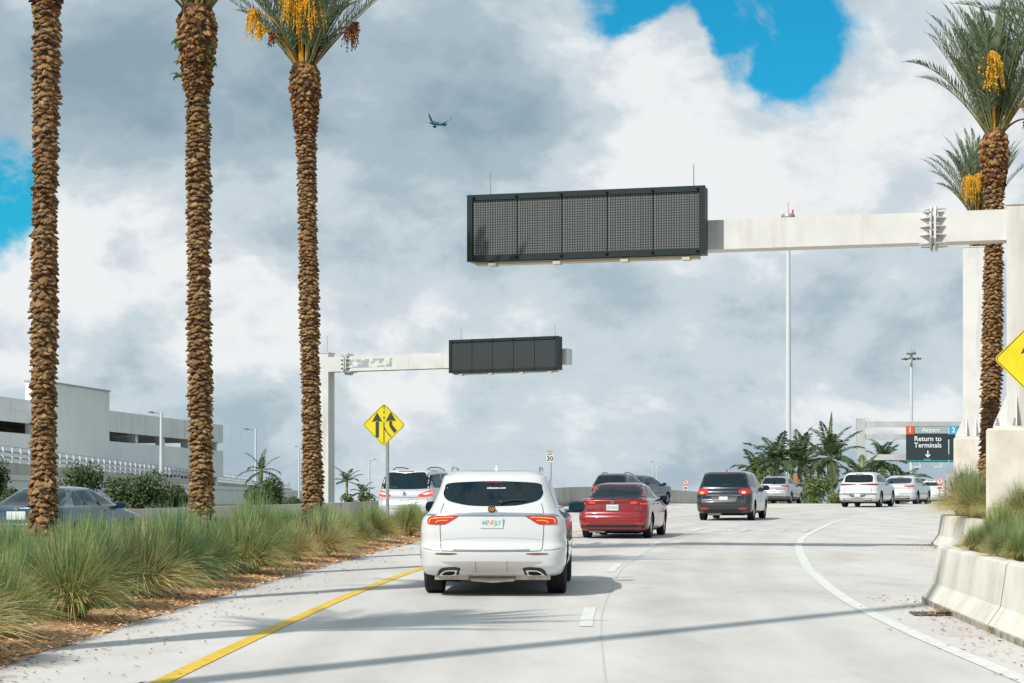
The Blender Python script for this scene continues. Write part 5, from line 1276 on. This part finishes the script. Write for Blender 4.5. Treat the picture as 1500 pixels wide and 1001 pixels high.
def sedan_rows(L_, W, H, g=.17, deck=1.03, rear_glass0=.64, rear_glass1=1.22, hood=.92, cowl=None, roof_w=.62, glassw=.80, tail=.10):
    w = W / 2; cowl = cowl or L_ * .71; b = max(deck, hood + .04)
    return [(g, .45, L_ - .35, w * .82, .15, .30, .05, .10), (g + .06, .14, L_ - .12, w * .93, .22, .30, .08, .16), (g + .15, .04, L_ - .04, w * .97, .24, .30, .10, .24),
            (.42, .01, L_ - .01, w * .99, .25, .32, .11, .28), (.54, .0, L_, w, .25, .32, .12, .30), (.62, .03, L_ - .01, w, .24, .31, .12, .30), (.68, tail * .8, L_ - .03, w * .998, .22, .30, .10, .30),
            (.80, tail, L_ - .12, w * .99, .22, .30, .10, .28), (hood - .02, tail + .02, L_ - .75, w * .975, .20, .30, .10, .22), (deck - .035, tail + .02, cowl + .40, w * .955, .18, .26, .10, .18),
            (deck - .008, tail + .05, cowl + .12, w * .93, .18, .24, .10, .16), (deck + .006, tail + .14, cowl + .02, w * .915, .18, .22, .09, .14), (deck + .018, rear_glass0, cowl - .08, w * (glassw + .08), .18, .22, .09, .12),
            (deck + (H - deck) * .35, rear_glass0 + (rear_glass1 - rear_glass0) * .38, cowl - .30, w * (glassw - .015), .17, .22, .09, .10), (deck + (H - deck) * .70, rear_glass0 + (rear_glass1 - rear_glass0) * .78, cowl - .60, w * (roof_w + .055), .17, .24, .08, .10),
            (H - .055, rear_glass1 + .05, cowl - .78, w * roof_w, .18, .26, .07, .10), (H - .02, rear_glass1 + .16, cowl - .95, w * (roof_w - .10), .18, .28, .05, .08), (H, rear_glass1 + .45, cowl - 1.25, w * (roof_w - .30), .14, .3, .03, .05)]

# ---- the near white sport utility vehicle
WP = paint('white_car_paint', (.60, .605, .60), 0, .3)
Hh = 1.775; rowsW = suv_rows(5.15, 1.99, Hh, g=.25, belt=1.16, rear_top=.62, hood=1.08, cowl=3.75, roof_w=.685, glassw=.775, tail=.10, belt_rear=.17, sh=.935)
def headrests(root, K, body):
    pass
EX = [
    P('rear_window', [(-.62, 1.575), (-.30, 1.600), (0, 1.607), (.30, 1.600), (.62, 1.575), (.665, 1.50), (.675, 1.42), (.60, 1.335), (.35, 1.275), (.10, 1.262), (-.10, 1.262), (-.35, 1.275), (-.60, 1.335), (-.675, 1.42), (-.665, 1.50)], 'rear', MAT['glass'], .006, res=.07),
    P('high_brake_light', [(-.12, 1.597, 1), (.12, 1.597, 1), (.115, 1.580, 1), (-.115, 1.580, 1)], 'rear', MAT['lampdark'], .012, sub=2),
    P('tail_lamp', [(.455, 1.122, 1), (.80, 1.118), (.862, 1.085), (.870, 1.035), (.84, 1.010), (.66, 1.010), (.60, 1.030), (.52, 1.080)], 'rear', MAT['lampred'], .012, sym=True, res=.04),
    ST('lamp_strip', [(.52, 1.104), (.70, 1.100), (.815, 1.085), (.84, 1.055), (.835, 1.028)], .012, 'rear', MAT['lampamber'], .018, sym=True),
    ST('lamp_strip', [(.60, 1.062), (.70, 1.060), (.75, 1.045), (.755, 1.028)], .010, 'rear', MAT['lampamber'], .018, sym=True),
    P('chrome_bar', [(-.46, 1.162), (0, 1.172), (.46, 1.162), (.80, 1.150), (.90, 1.125, 1), (.50, 1.128), (.30, 1.132), (0, 1.132), (-.30, 1.132), (-.50, 1.128), (-.90, 1.125, 1), (-.80, 1.150)], 'rear', MAT['chrome'], .020, res=.06),
    P('reflector', [(.47, .612), (.60, .617), (.745, .612), (.745, .600), (.60, .594), (.49, .600)], 'rear', MAT['lampdark'], .008, sym=True, res=.04),
    P('bumper_trim', [(-.66, .49), (-.60, .50), (0, .505), (.60, .50), (.66, .49), (.50, .435), (.42, .385), (.30, .345), (0, .335), (-.30, .345), (-.42, .385), (-.50, .435)], 'rear', MAT['silvertrim'], .006, res=.07, label='grey silver lower bumper insert'),
    P('exhaust_surround', [(.43, .415), (.62, .415), (.70, .385), (.735, .325), (.72, .305), (.47, .312), (.44, .35)], 'rear', MAT['plastic'], .008, sym=True, res=.04),
    P('exhaust_tip', [(.465, .390), (.60, .388), (.665, .362), (.70, .318), (.50, .322), (.475, .355)], 'rear', MAT['chrome'], .030, sym=True, res=.035, depth=.0),
    P('exhaust_opening', [(.50, .370), (.60, .369), (.645, .350), (.66, .332), (.515, .335)], 'rear', MAT['under'], .034, sym=True, res=.03, depth=.0),
    ST('tailgate_gap', [(-.66, 1.30), (-.695, 1.18), (-.70, 1.0), (-.69, .80), (-.675, .665), (-.60, .645), (-.35, .64), (0, .638), (.35, .64), (.60, .645), (.675, .665), (.69, .80), (.70, 1.0), (.695, 1.18), (.66, 1.30)], .010, 'rear', MAT['seam'], .003),
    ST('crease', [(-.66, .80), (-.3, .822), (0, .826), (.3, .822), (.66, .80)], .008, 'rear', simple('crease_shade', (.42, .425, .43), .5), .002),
    ST('bumper_gap', [(.21, .50), (.21, .345)], .006, 'rear', MAT['seam'], .009, sym=True),
    ST('tailgate_seam', [(-.52, .66), (0, .655), (.52, .66)], .012, 'rear', MAT['seam'], .004),
    ST('bumper_gap', [(.70, .655), (.82, .66), (.93, .68)], .008, 'rear', MAT['seam'], .003, sym=True),
    plate(1.035, '447 JLY'),
    roundel(1.222, .054, MAT['badge'], [(-.6, -.35, -.2, .5), (-.15, -.45, .25, .4), (.25, -.45, .62, .3)]),
    wiper(.12, .47, 1.315, 1.335), antenna(1.25, WP), rails(.61, .95, 3.0, 1.74, MAT['chrome'], .06),
    SIDE('side_window', [(.62, 1.28, 1), (.80, 1.50), (.95, 1.575), (1.45, 1.62), (1.48, 1.26, 1)], MAT['glassclear']),
    SIDE('side_window', [(1.56, 1.26, 1), (1.53, 1.625, 1), (2.38, 1.64, 1), (2.46, 1.24, 1)], MAT['glassclear']),
    SIDE('side_window', [(2.56, 1.24, 1), (2.47, 1.64, 1), (2.70, 1.63), (3.30, 1.44), (3.66, 1.23, 1)], MAT['glassclear']),
    ST('door_gap', [(1.52, 1.24), (1.50, 1.0), (1.58, .62), (1.70, .38)], .009, 'right', MAT['seam']), ST('door_gap', [(2.50, 1.22), (2.50, .38)], .009, 'right', MAT['seam']), ST('door_gap', [(3.55, 1.18), (3.62, .9), (3.60, .38)], .009, 'right', MAT['seam']),
    ST('window_trim', [(.55, 1.26), (1.5, 1.235), (2.5, 1.215), (3.7, 1.21)], .022, 'right', MAT['chrome'], .008),
    SIDE('sill_cladding', [(1.55, .27, 1), (1.50, .40, 1), (3.60, .40, 1), (3.60, .27, 1)], MAT['plastic']),
    handles([(1.62, 1.06), (2.62, 1.06)], WP),
    mirrors(3.42, 1.20, .96, MAT['plastic'], size=(.125, .08, .088)),
    P('windscreen', [(-.66, 1.22, 1), (-.56, 1.55), (0, 1.60), (.56, 1.55), (.66, 1.22, 1)], 'front', MAT['glass'], .006, res=.15),
    P('head_lamp', [(.55, .92, 1), (.86, .95, 1), (.86, .84, 1), (.55, .86, 1)], 'front', MAT['lampwhite'], .006, sym=True, sub=1, res=.15),
    boxpart('rear_axle', MAT['exhaust'], [((0, .62, .29), (.62, .30, .13))], [([(-.36, .40, .30), (-.28, .32, .235), (.0, .30, .215), (.28, .32, .235), (.36, .40, .30)], .028)]),
    boxpart('silencer', MAT['exhaust'], [((.55, .45, .295), (.46, .42, .12))]), boxpart('silencer', MAT['exhaust'], [((-.55, .45, .295), (.46, .42, .12))]),
]
def sticker(root, K, body):
    h = K.hit(.07, 1.515, 'rear'); sl = K.hit(.07, 1.55, 'rear')[0].y - h[0].y
    text_obj('window_sticker', 'caluauto.com', .048, MAT['signwhite'], root, (.045, h[0].y - .016, 1.515), rot=(R(90) - math.atan(sl / .035), 0, 0), bold=.0012)
EX.append(sticker)
WSPEC = dict(L=5.15, W=1.99, H=Hh, rows=rowsW, paint=WP, r=.375, axles=(1.12, 4.15), track=1.70, tw=.265, extra=EX, rim=MAT['rimdark'], lower=WP, sub=4)
car('sport_utility_vehicle', 'nearest white sport utility vehicle with copper badge and twin exhausts in the left lane', -.275, 26.3, R(2.9), WSPEC, 'car').scale = (.985, 1, .955)

# ---- the red sedan
RP = paint('red_car_paint', (.25, .006, .010), .2, .3)
EXR = [
    P('rear_window', [(-.60, 1.375), (-.3, 1.395), (0, 1.40), (.3, 1.395), (.60, 1.375), (.735, 1.10), (.70, 1.075), (0, 1.06), (-.70, 1.075), (-.735, 1.10)], 'rear', MAT['glass'], .006, res=.08),
    P('tail_lamp', [(.42, .975), (.62, .985), (.87, .965), (.885, .87, 1), (.66, .885), (.60, .91), (.44, .915)], 'rear', MAT['lampdark'], .010, sym=True, res=.05),
    P('brake_lamp', [(.45, .962), (.60, .970), (.60, .925), (.46, .925)], 'rear', MAT['lamplit'], .018, sym=True, sub=2), P('brake_lamp', [(.70, .930), (.84, .925), (.85, .905), (.70, .905)], 'rear', MAT['lamplit'], .018, sym=True, sub=2),
    P('reflector', [(.58, .42), (.80, .43), (.80, .395), (.60, .385)], 'rear', MAT['lampred'], .008, sym=True, sub=2),
    P('lower_bumper', [(-.78, .355), (0, .365), (.78, .355), (.74, .26), (.6, .215), (0, .205), (-.6, .215), (-.74, .26)], 'rear', MAT['plastic'], .006, res=.08),
    ST('boot_gap', [(-.42, .90), (-.40, .905), (.40, .905), (.42, .90)], .012, 'rear', MAT['seam']), ST('boot_gap', [(-.72, .88), (-.70, .74), (-.55, .665), (0, .655), (.55, .665), (.70, .74), (.72, .88)], .010, 'rear', MAT['seam']),
    ST('bumper_crease', [(-.80, .50), (0, .51), (.80, .50)], .018, 'rear', simple('red_trim', (.32, .02, .02), .3, coat=1), .004),
    P('deck_lip', [(-.74, 1.035, 1), (0, 1.045), (.74, 1.035, 1), (.70, 1.012, 1), (0, 1.02), (-.70, 1.012, 1)], 'rear', RP, .022),
    plate(.82, 'JTK D42'), roundel(.965, .056, MAT['chrome'], [(-.55, .5, 0, -.55), (.55, .5, 0, -.55), (-.3, .55, 0, .0), (.3, .55, 0, .0)]),
    boxpart('boot_lettering', MAT['chrome'], [((-.60, .075, .80), (.16, .01, .018)), ((.62, .075, .80), (.07, .01, .022))]),
    SIDE('side_window', [(1.10, 1.06, 1), (1.25, 1.24), (1.60, 1.37), (1.90, 1.39, 1), (1.93, 1.04, 1)], MAT['glassclear']), SIDE('side_window', [(2.00, 1.04, 1), (1.98, 1.395, 1), (2.35, 1.385), (2.80, 1.26), (3.20, 1.00, 1)], MAT['glassclear']),
    ST('door_gap', [(1.97, 1.02), (1.97, .28)], .009, 'right', MAT['seam']), ST('door_gap', [(1.20, 1.0), (1.22, .7), (1.45, .30)], .009, 'right', MAT['seam']), ST('door_gap', [(3.05, .98), (3.08, .28)], .009, 'right', MAT['seam']),
    handles([(1.45, .90), (2.2, .90)], RP), mirrors(2.98, 1.04, .84, MAT['plastic'], size=(.105, .06, .065)),
    P('windscreen', [(-.62, 1.02, 1), (-.52, 1.33), (0, 1.37), (.52, 1.33), (.62, 1.02, 1)], 'front', MAT['glass'], .006, res=.15),
    P('head_lamp', [(.50, .76, 1), (.80, .78, 1), (.80, .64, 1), (.55, .66, 1)], 'front', MAT['lampwhite'], .006, sym=True, sub=1, res=.15),
    boxpart('silencer', MAT['exhaust'], [((-.42, .40, .22), (.40, .30, .12))]),
]
RSPEC = dict(L=4.66, W=1.80, H=1.46, rows=sedan_rows(4.66, 1.80, 1.46, roof_w=.655), paint=RP, r=.325, axles=(.98, 3.65), track=1.56, tw=.205, extra=EXR)
car('sedan', 'red four-door sedan with brake lights lit just ahead of the near white vehicle', 2.52, 50.2, R(11.5), RSPEC).scale = (1, 1, .965)

# ---- minivan helper and the dark minivan
def van_extra(p, lamp, amber_left=False, chrome_line=True, H=1.74, rackmat=None, plate_txt='', w=1.98):
    hw = w / 2
    e = [P('rear_window', [(-.68, 1.60), (0, 1.625), (.68, 1.60), (.79, 1.24), (.74, 1.20), (0, 1.18), (-.74, 1.20), (-.79, 1.24)], 'rear', MAT['glass'], .006, res=.08),
         P('high_brake_light', [(-.22, 1.665, 1), (.22, 1.665, 1), (.22, 1.64, 1), (-.22, 1.64, 1)], 'rear', MAT['lampdark'], .014, sub=1),
         P('tail_lamp', [(.56, 1.10), (.75, 1.125), (hw - .09, 1.12), (hw - .07, 1.0), (hw - .12, .93), (.60, .93), (.53, 1.0)], 'rear', MAT['lampred'], .012, sym=True, res=.05),
         P('brake_lamp', [(.64, 1.02), (.76, 1.02), (.76, .96), (.66, .955)], 'rear', MAT['lampwhite'] if not lamp else MAT['lamplit'], .018, sym=not amber_left, sub=2),
         P('licence_recess', [(-.44, .855, 1), (.50, .855, 1), (.43, .66, 1), (-.38, .66, 1)], 'rear', MAT['greyplastic'], .004, sub=1),
         P('reflector', [(.54, .45), (.80, .46), (.80, .41), (.56, .40)], 'rear', MAT['lampred'], .008, sym=True, sub=2),
         ST('tailgate_gap', [(-.76, .93), (-.75, .70), (-.68, .60), (0, .585), (.68, .60), (.75, .70), (.76, .93)], .014, 'rear', MAT['seam']),
         wiper(-.05, .30, 1.235, 1.245), antenna(1.0, p), plate(.775, plate_txt, blob=False),
         SIDE('side_window', [(.45, 1.20, 1), (.60, 1.48), (.75, 1.58), (1.45, 1.61, 1), (1.48, 1.16, 1)], MAT['glassclear']), SIDE('side_window', [(1.55, 1.16, 1), (1.53, 1.61, 1), (2.50, 1.61, 1), (2.56, 1.14, 1)], MAT['glassclear']),
         SIDE('side_window', [(2.66, 1.14, 1), (2.58, 1.60, 1), (2.85, 1.58), (3.40, 1.36), (3.80, 1.12, 1)], MAT['glassclear']),
         ST('door_gap', [(1.50, 1.15), (1.50, .32)], .01, 'right', MAT['seam']), ST('door_gap', [(2.62, 1.14), (2.62, .32)], .01, 'right', MAT['seam']), ST('door_gap', [(3.70, 1.10), (3.72, .32)], .01, 'right', MAT['seam']),
         handles([(1.68, .98), (2.75, .98)], p), mirrors(3.55, 1.13, hw - .05, MAT['plastic'], size=(.12, .07, .085)),
         P('windscreen', [(-.70, 1.16, 1), (-.60, 1.50), (0, 1.56), (.60, 1.50), (.70, 1.16, 1)], 'front', MAT['glass'], .006, res=.15),
         P('head_lamp', [(.55, .90, 1), (.88, .93, 1), (.88, .78, 1), (.58, .80, 1)], 'front', MAT['lampwhite'], .006, sym=True, sub=1, res=.15),
         boxpart('silencer', MAT['exhaust'], [((-.35, .45, .25), (.45, .30, .12))])]
    if chrome_line: e.append(P('chrome_bar', [(-.60, .905, 1), (0, .915), (.62, .905, 1), (.62, .885, 1), (0, .89), (-.60, .885, 1)], 'rear', MAT['chrome'], .014))
    if amber_left: e += [P('turn_lamp', [(-.82, 1.01), (-.70, 1.01), (-.70, .95), (-.82, .95)], 'rear', MAT['lampamber'], .018, sub=2), P('brake_lamp', [(.64, 1.00), (.76, 1.00), (.76, .96), (.66, .955)], 'rear', MAT['lampwhite'], .018, sub=2)]
    return e
GP = paint('dark_grey_paint', (.016, .019, .023), .2, .3)
vr = suv_rows(5.1, 1.98, 1.745, g=.22, belt=1.10, rear_top=.38, hood=1.03, cowl=3.9, roof_w=.74, glassw=.84, tail=.08, belt_rear=.13)
exv = van_extra(GP, False, True, True, plate_txt='') + [P('lower_bumper', [(-.86, .40), (0, .40), (.86, .40), (.80, .30), (.6, .27), (0, .26), (-.6, .27), (-.80, .30)], 'rear', MAT['plastic'], .006, res=.1),
      roundel(1.02, .06, MAT['chrome'], [(-.4, -.3, -.4, .3), (-.3, 0, 0, .3), (.3, -.3, .3, .3)], ring=False), boxpart('rear_lettering', MAT['chrome'], [((-.62, .06, .72), (.20, .01, .03)), ((-.62, .06, .665), (.24, .01, .012)), ((.66, .06, .69), (.08, .01, .022))])]
car('minivan', 'dark grey minivan with a chrome strip and red lamps in the middle distance', 7.40, 69.8, R(14.5), dict(L=5.1, W=1.98, H=1.745, rows=vr, paint=GP, r=.345, axles=(1.03, 4.05), track=1.70, tw=.23, extra=exv, rim=MAT['rim'], spokes=10))
# ---- silver-white minivan left
SP = paint('silver_white_paint', (.58, .60, .62), .25, .3)
vr2 = suv_rows(5.1, 1.97, 1.80, g=.22, belt=1.12, rear_top=.30, hood=1.03, cowl=3.9, roof_w=.77, glassw=.86, tail=.08, belt_rear=.12)
exq = [P('rear_window', [(-.74, 1.66), (0, 1.675), (.74, 1.66), (.83, 1.20), (.74, 1.16), (0, 1.14), (-.74, 1.16), (-.83, 1.20)], 'rear', MAT['glass'], .006, res=.08),
       P('high_brake_light', [(-.26, 1.725, 1), (.26, 1.725, 1), (.26, 1.70, 1), (-.26, 1.70, 1)], 'rear', MAT['lampred'], .014, sub=1),
       P('tail_lamp', [(.46, .90), (.60, 1.03), (.90, 1.10), (.915, .97), (.80, .90)], 'rear', MAT['lamplit'], .012, sym=True, res=.05), P('lamp_lens', [(.62, .985), (.88, 1.055), (.90, 1.01), (.72, .955)], 'rear', MAT['lampwhite'], .018, sym=True, sub=2),
       P('licence_recess', [(-.42, .86, 1), (.46, .86, 1), (.36, .60, 1), (-.32, .60, 1)], 'rear', SP, .008, sub=1), ST('tailgate_gap', [(-.78, .95), (-.77, .62), (-.6, .52), (0, .51), (.6, .52), (.77, .62), (.78, .95)], .012, 'rear', MAT['seam']),
       P('tailgate_ledge', [(-.46, .895, 1), (.48, .895, 1), (.48, .872, 1), (-.46, .872, 1)], 'rear', MAT['chrome'], .012, sub=1),
       wiper(-.62, -.25, 1.20, 1.185), plate(.74, '', blob=False), rails(.60, .7, 3.1, 1.76, MAT['greyplastic'], .07), roundel(1.0, .065, MAT['chrome'], [(-.9, 0, .9, 0)]),
       SIDE('side_window', [(.20, 1.20, 1), (.34, 1.60, 1), (1.45, 1.65, 1), (1.48, 1.16, 1)], MAT['glassclear']), SIDE('side_window', [(1.55, 1.16, 1), (1.53, 1.65, 1), (2.50, 1.65, 1), (2.56, 1.14, 1)], MAT['glassclear']), SIDE('side_window', [(2.66, 1.14, 1), (2.58, 1.64, 1), (2.85, 1.60), (3.40, 1.38), (3.80, 1.12, 1)], MAT['glassclear']),
       mirrors(3.55, 1.13, .93, SP, size=(.12, .07, .09)), handles([(1.68, .98), (2.75, .98)], SP), P('windscreen', [(-.70, 1.16, 1), (-.60, 1.55), (0, 1.60), (.60, 1.55), (.70, 1.16, 1)], 'front', MAT['glass'], .006, res=.15)]
car('minivan', 'silver white minivan with roof rails half hidden behind the near white vehicle', -3.55, 65.3, R(14.5), dict(L=5.1, W=1.97, H=1.80, rows=vr2, paint=SP, r=.345, axles=(1.03, 4.05), track=1.70, tw=.23, extra=exq))

# ---- generic far vehicles
def suv_extra(p, lampm=None, rail=None, lamp=((.50, 1.08), (.85, 1.09), (.87, .98), (.55, .99)), H=1.68, w=1.88, thin=False, L_=4.7, lowmat=None, glass=((-.60, .92), (.72, .78)), platez=.80, hz=1.18):
    hw = w / 2; top = H - .16; c = L_ * .72
    e = [P('rear_window', [(-.60, top), (0, top + .02), (.60, top), (.70, hz + .06), (.64, hz), (0, hz - .02), (-.64, hz), (-.70, hz + .06)], 'rear', MAT['glass'], .006, res=.10),
         P('tail_lamp', list(lamp), 'rear', lampm or MAT['lampred'], .012, sym=True, res=.06),
         P('high_brake_light', [(-.18, top + .065, 1), (.18, top + .065, 1), (.18, top + .045, 1), (-.18, top + .045, 1)], 'rear', MAT['lampdark'], .014, sub=1),
         P('lower_bumper', [(-hw + .12, .42), (0, .46), (hw - .12, .42), (hw - .18, .30), (0, .27), (-hw + .18, .30)], 'rear', lowmat or MAT['plastic'], .006, res=.12), plate(platez, '', blob=False),
         ST('tailgate_gap', [(-.66, .96), (-.65, .66), (-.5, .60), (0, .59), (.5, .60), (.65, .66), (.66, .96)], .014, 'rear', MAT['seam']),
         SIDE('side_window', [(.62, hz + .04, 1), (.80, top - .10), (1.30, top + .02, 1), (1.34, hz, 1)], MAT['glassclear'], res=.14), SIDE('side_window', [(1.41, hz, 1), (1.38, top + .03, 1), (2.15, top + .04, 1), (2.22, hz - .02, 1)], MAT['glassclear'], res=.14),
         SIDE('side_window', [(2.30, hz - .02, 1), (2.23, top + .04, 1), (2.45, top + .02), (c - .32, hz + .16), (c - .10, hz - .03, 1)], MAT['glassclear'], res=.14),
         ST('door_gap', [(1.37, hz - .02), (1.40, .7), (1.55, .32)], .012, 'right', MAT['seam']), ST('door_gap', [(2.26, hz - .03), (2.26, .32)], .012, 'right', MAT['seam']),
         SIDE('sill_cladding', [(1.45, .24, 1), (1.42, .36, 1), (c - .15, .36, 1), (c - .15, .24, 1)], MAT['plastic'], res=.3),
         handles([(1.52, 1.0), (2.38, 1.0)], p), mirrors(c - .30, hz - .02, hw - .05, MAT['plastic'], size=(.11, .07, .08)),
         P('windscreen', [(-.62, hz, 1), (-.54, top - .04), (0, top), (.54, top - .04), (.62, hz, 1)], 'front', MAT['glass'], .006, res=.2),
         P('head_lamp', [(.50, .86, 1), (.80, .88, 1), (.80, .74, 1), (.52, .76, 1)], 'front', MAT['lampwhite'], .006, sym=True, sub=1, res=.2)]
    if rail: e.append(rails(.55, .8, 2.7, H, rail, .06))
    return e
SV = paint('silver_paint', (.42, .42, .42), .6, .3)
car('sport_utility_vehicle', 'small silver sport utility vehicle with roof rails far ahead beside the light mast', 15.65, 119.5, R(20), dict(L=4.76, W=1.89, H=1.69, rows=suv_rows(4.76, 1.89, 1.67, g=.22), paint=SV, r=.35, axles=(.97, 3.75), track=1.63, tw=.22, zlow=.44, lower=MAT['greyplastic'],
    extra=suv_extra(SV, rail=MAT['chrome'], lamp=((.46, 1.07), (.60, 1.10), (.86, 1.09), (.86, 1.01), (.62, 1.02), (.48, 1.04)), H=1.69)), zoff=0)
car('sport_utility_vehicle', 'white sport utility vehicle with thin red lamp band far ahead in the right lane', 17.0, 98.0, R(22), dict(L=5.0, W=1.98, H=1.77, rows=suv_rows(5.0, 1.96, 1.74, g=.24, belt=1.14, rear_top=.52), paint=WP, r=.39, axles=(1.06, 3.95), track=1.70, tw=.24, spokes=10,
    extra=suv_extra(WP, lamp=((.10, 1.145, 1), (.45, 1.165), (.88, 1.165), (.89, 1.085), (.50, 1.10), (.12, 1.12, 1)), H=1.74, w=1.96, L_=5.0, lampm=MAT['lampdark'], hz=1.24, platez=.60, lowmat=MAT['greyplastic']) + [
    P('bumper_band', [(-.90, .68), (-.5, .70), (.5, .70), (.90, .68), (.86, .62), (.45, .63), (.30, .52), (-.30, .52), (-.45, .63), (-.86, .62)], 'rear', MAT['greyplastic'], .006, res=.1), ST('bumper_trim', [(-.30, .38), (0, .39), (.30, .38)], .10, 'rear', MAT['silvertrim'], .014)]))
car('crossover', 'silver sloping-roof crossover right of the far white vehicle near the planter grass', 21.15, 109.5, R(24), dict(L=4.8, W=1.95, H=1.63, rows=suv_rows(4.8, 1.95, 1.60, g=.2, belt=1.08, rear_top=1.05, hood=1.0), paint=SP, r=.36, axles=(.95, 3.8), track=1.66, tw=.23,
    extra=suv_extra(SP, lamp=((.35, 1.00), (.60, 1.04), (.88, 1.03), (.88, .95), (.62, .95)), H=1.58, w=1.95, L_=4.8, hz=1.16, platez=.55, lampm=MAT['lampred'])))
DB = paint('dark_blue_grey_paint', (.025, .034, .042), .3, .3)
car('sport_utility_vehicle', 'black sport utility vehicle mostly hidden behind the roof of the red sedan', 4.45, 92.5, R(20), dict(L=4.65, W=1.85, H=1.70, rows=suv_rows(4.65, 1.85, 1.68, g=.22), paint=DB, r=.35, axles=(.95, 3.7), track=1.60, tw=.22,
    extra=suv_extra(DB, rail=MAT['greyplastic'], H=1.68)))
BG = paint('blue_grey_paint', (.025, .060, .095), .4, .3)
car('hatchback', 'blue-grey hatchback turning right beyond the black vehicle, before the low wall', 5.85, 103.0, R(27), dict(L=4.6, W=1.80, H=1.60, rows=suv_rows(4.6, 1.78, 1.60, g=.2, belt=1.05, rear_top=.75, hood=.98, cowl=3.45), paint=BG, r=.33, axles=(.92, 3.65), track=1.54, tw=.21,
    extra=suv_extra(BG, H=1.57, w=1.78, L_=4.6, hz=1.12)))
# ---- silver sedan left
BS = paint('blue_silver_paint', (.055, .10, .14), .5, .25)
EXL = [P('rear_window', [(-.58, 1.36), (0, 1.385), (.58, 1.36), (.74, 1.08), (.70, 1.05), (0, 1.03), (-.70, 1.05), (-.74, 1.08)], 'rear', MAT['glass'], .006, res=.08),
       P('tail_lamp', [(.62, .70), (.86, .71), (.87, .60), (.66, .60)], 'rear', MAT['lampred'], .010, sym=True, res=.06), plate(.86, '', w=.42, h=.17, blob=False),
       roundel(1.00, .045, MAT['chrome'], [(0, 0, 0, .8), (0, 0, .7, -.4), (0, 0, -.7, -.4)]),
       ST('boot_gap', [(-.60, .965), (0, .975), (.60, .965)], .012, 'rear', MAT['seam']),
       SIDE('side_window', [(1.12, 1.05, 1), (1.25, 1.22), (1.42, 1.33), (1.54, 1.35, 1), (1.58, 1.05, 1)], MAT['glassclear']),
       SIDE('side_window', [(1.63, 1.05, 1), (1.60, 1.35, 1), (2.20, 1.38, 1), (2.30, 1.02, 1)], MAT['glassclear']), SIDE('side_window', [(2.38, 1.02, 1), (2.28, 1.385, 1), (2.62, 1.365), (3.02, 1.24), (3.42, 1.01, 1)], MAT['glassclear']),
       ST('door_gap', [(2.34, 1.0), (2.34, .30)], .01, 'right', MAT['seam']), ST('door_gap', [(1.25, 1.0), (1.60, .30)], .01, 'right', MAT['seam']),
       handles([(1.75, .92), (2.5, .92)], BS), mirrors(3.20, 1.03, .86, MAT['plastic'], size=(.11, .07, .07)),
       P('windscreen', [(-.62, 1.02, 1), (-.52, 1.31), (0, 1.35), (.52, 1.31), (.62, 1.02, 1)], 'front', MAT['glass'], .006, res=.15),
       P('head_lamp', [(.50, .76, 1), (.80, .80, 1), (.86, .70, 1), (.55, .66, 1)], 'front', MAT['lampwhite'], .006, sym=True, sub=1, res=.15)]
car('sedan', 'blue silver sedan on the far left passing behind the leftmost palm trunk', -10.25, 41.0, R(12.5), dict(L=4.85, W=1.85, H=1.445, rows=sedan_rows(4.85, 1.85, 1.445, deck=1.04, rear_glass0=.58, rear_glass1=1.30, cowl=3.50), paint=BS, r=.335, axles=(1.05, 3.90), track=1.60, tw=.22, extra=EXL), zoff=-.08)
# ---- a car nose just showing past the planter grass
car('sedan', 'white car barely showing with an amber lamp behind the right planter grass', 24.6, 117.5, R(24), dict(L=4.6, W=1.8, H=1.44, rows=sedan_rows(4.6, 1.8, 1.44), paint=WP, r=.33, axles=(.98, 3.65), track=1.56, tw=.2,
    extra=[P('rear_window', [(-.60, 1.36), (0, 1.38), (.60, 1.36), (.73, 1.10), (0, 1.06), (-.73, 1.10)], 'rear', MAT['glass'], .006, res=.12), P('tail_lamp', [(.55, .97), (.86, .96), (.87, .84), (.60, .86)], 'rear', MAT['lampamber'], .012, sym=True), plate(.80, '', blob=False),
           SIDE('side_window', [(1.10, 1.06, 1), (1.60, 1.37), (1.93, 1.38, 1), (1.95, 1.04, 1)], MAT['glassclear']), SIDE('side_window', [(2.00, 1.04, 1), (1.98, 1.385, 1), (2.6, 1.30), (3.12, 1.00, 1)], MAT['glassclear'])]))
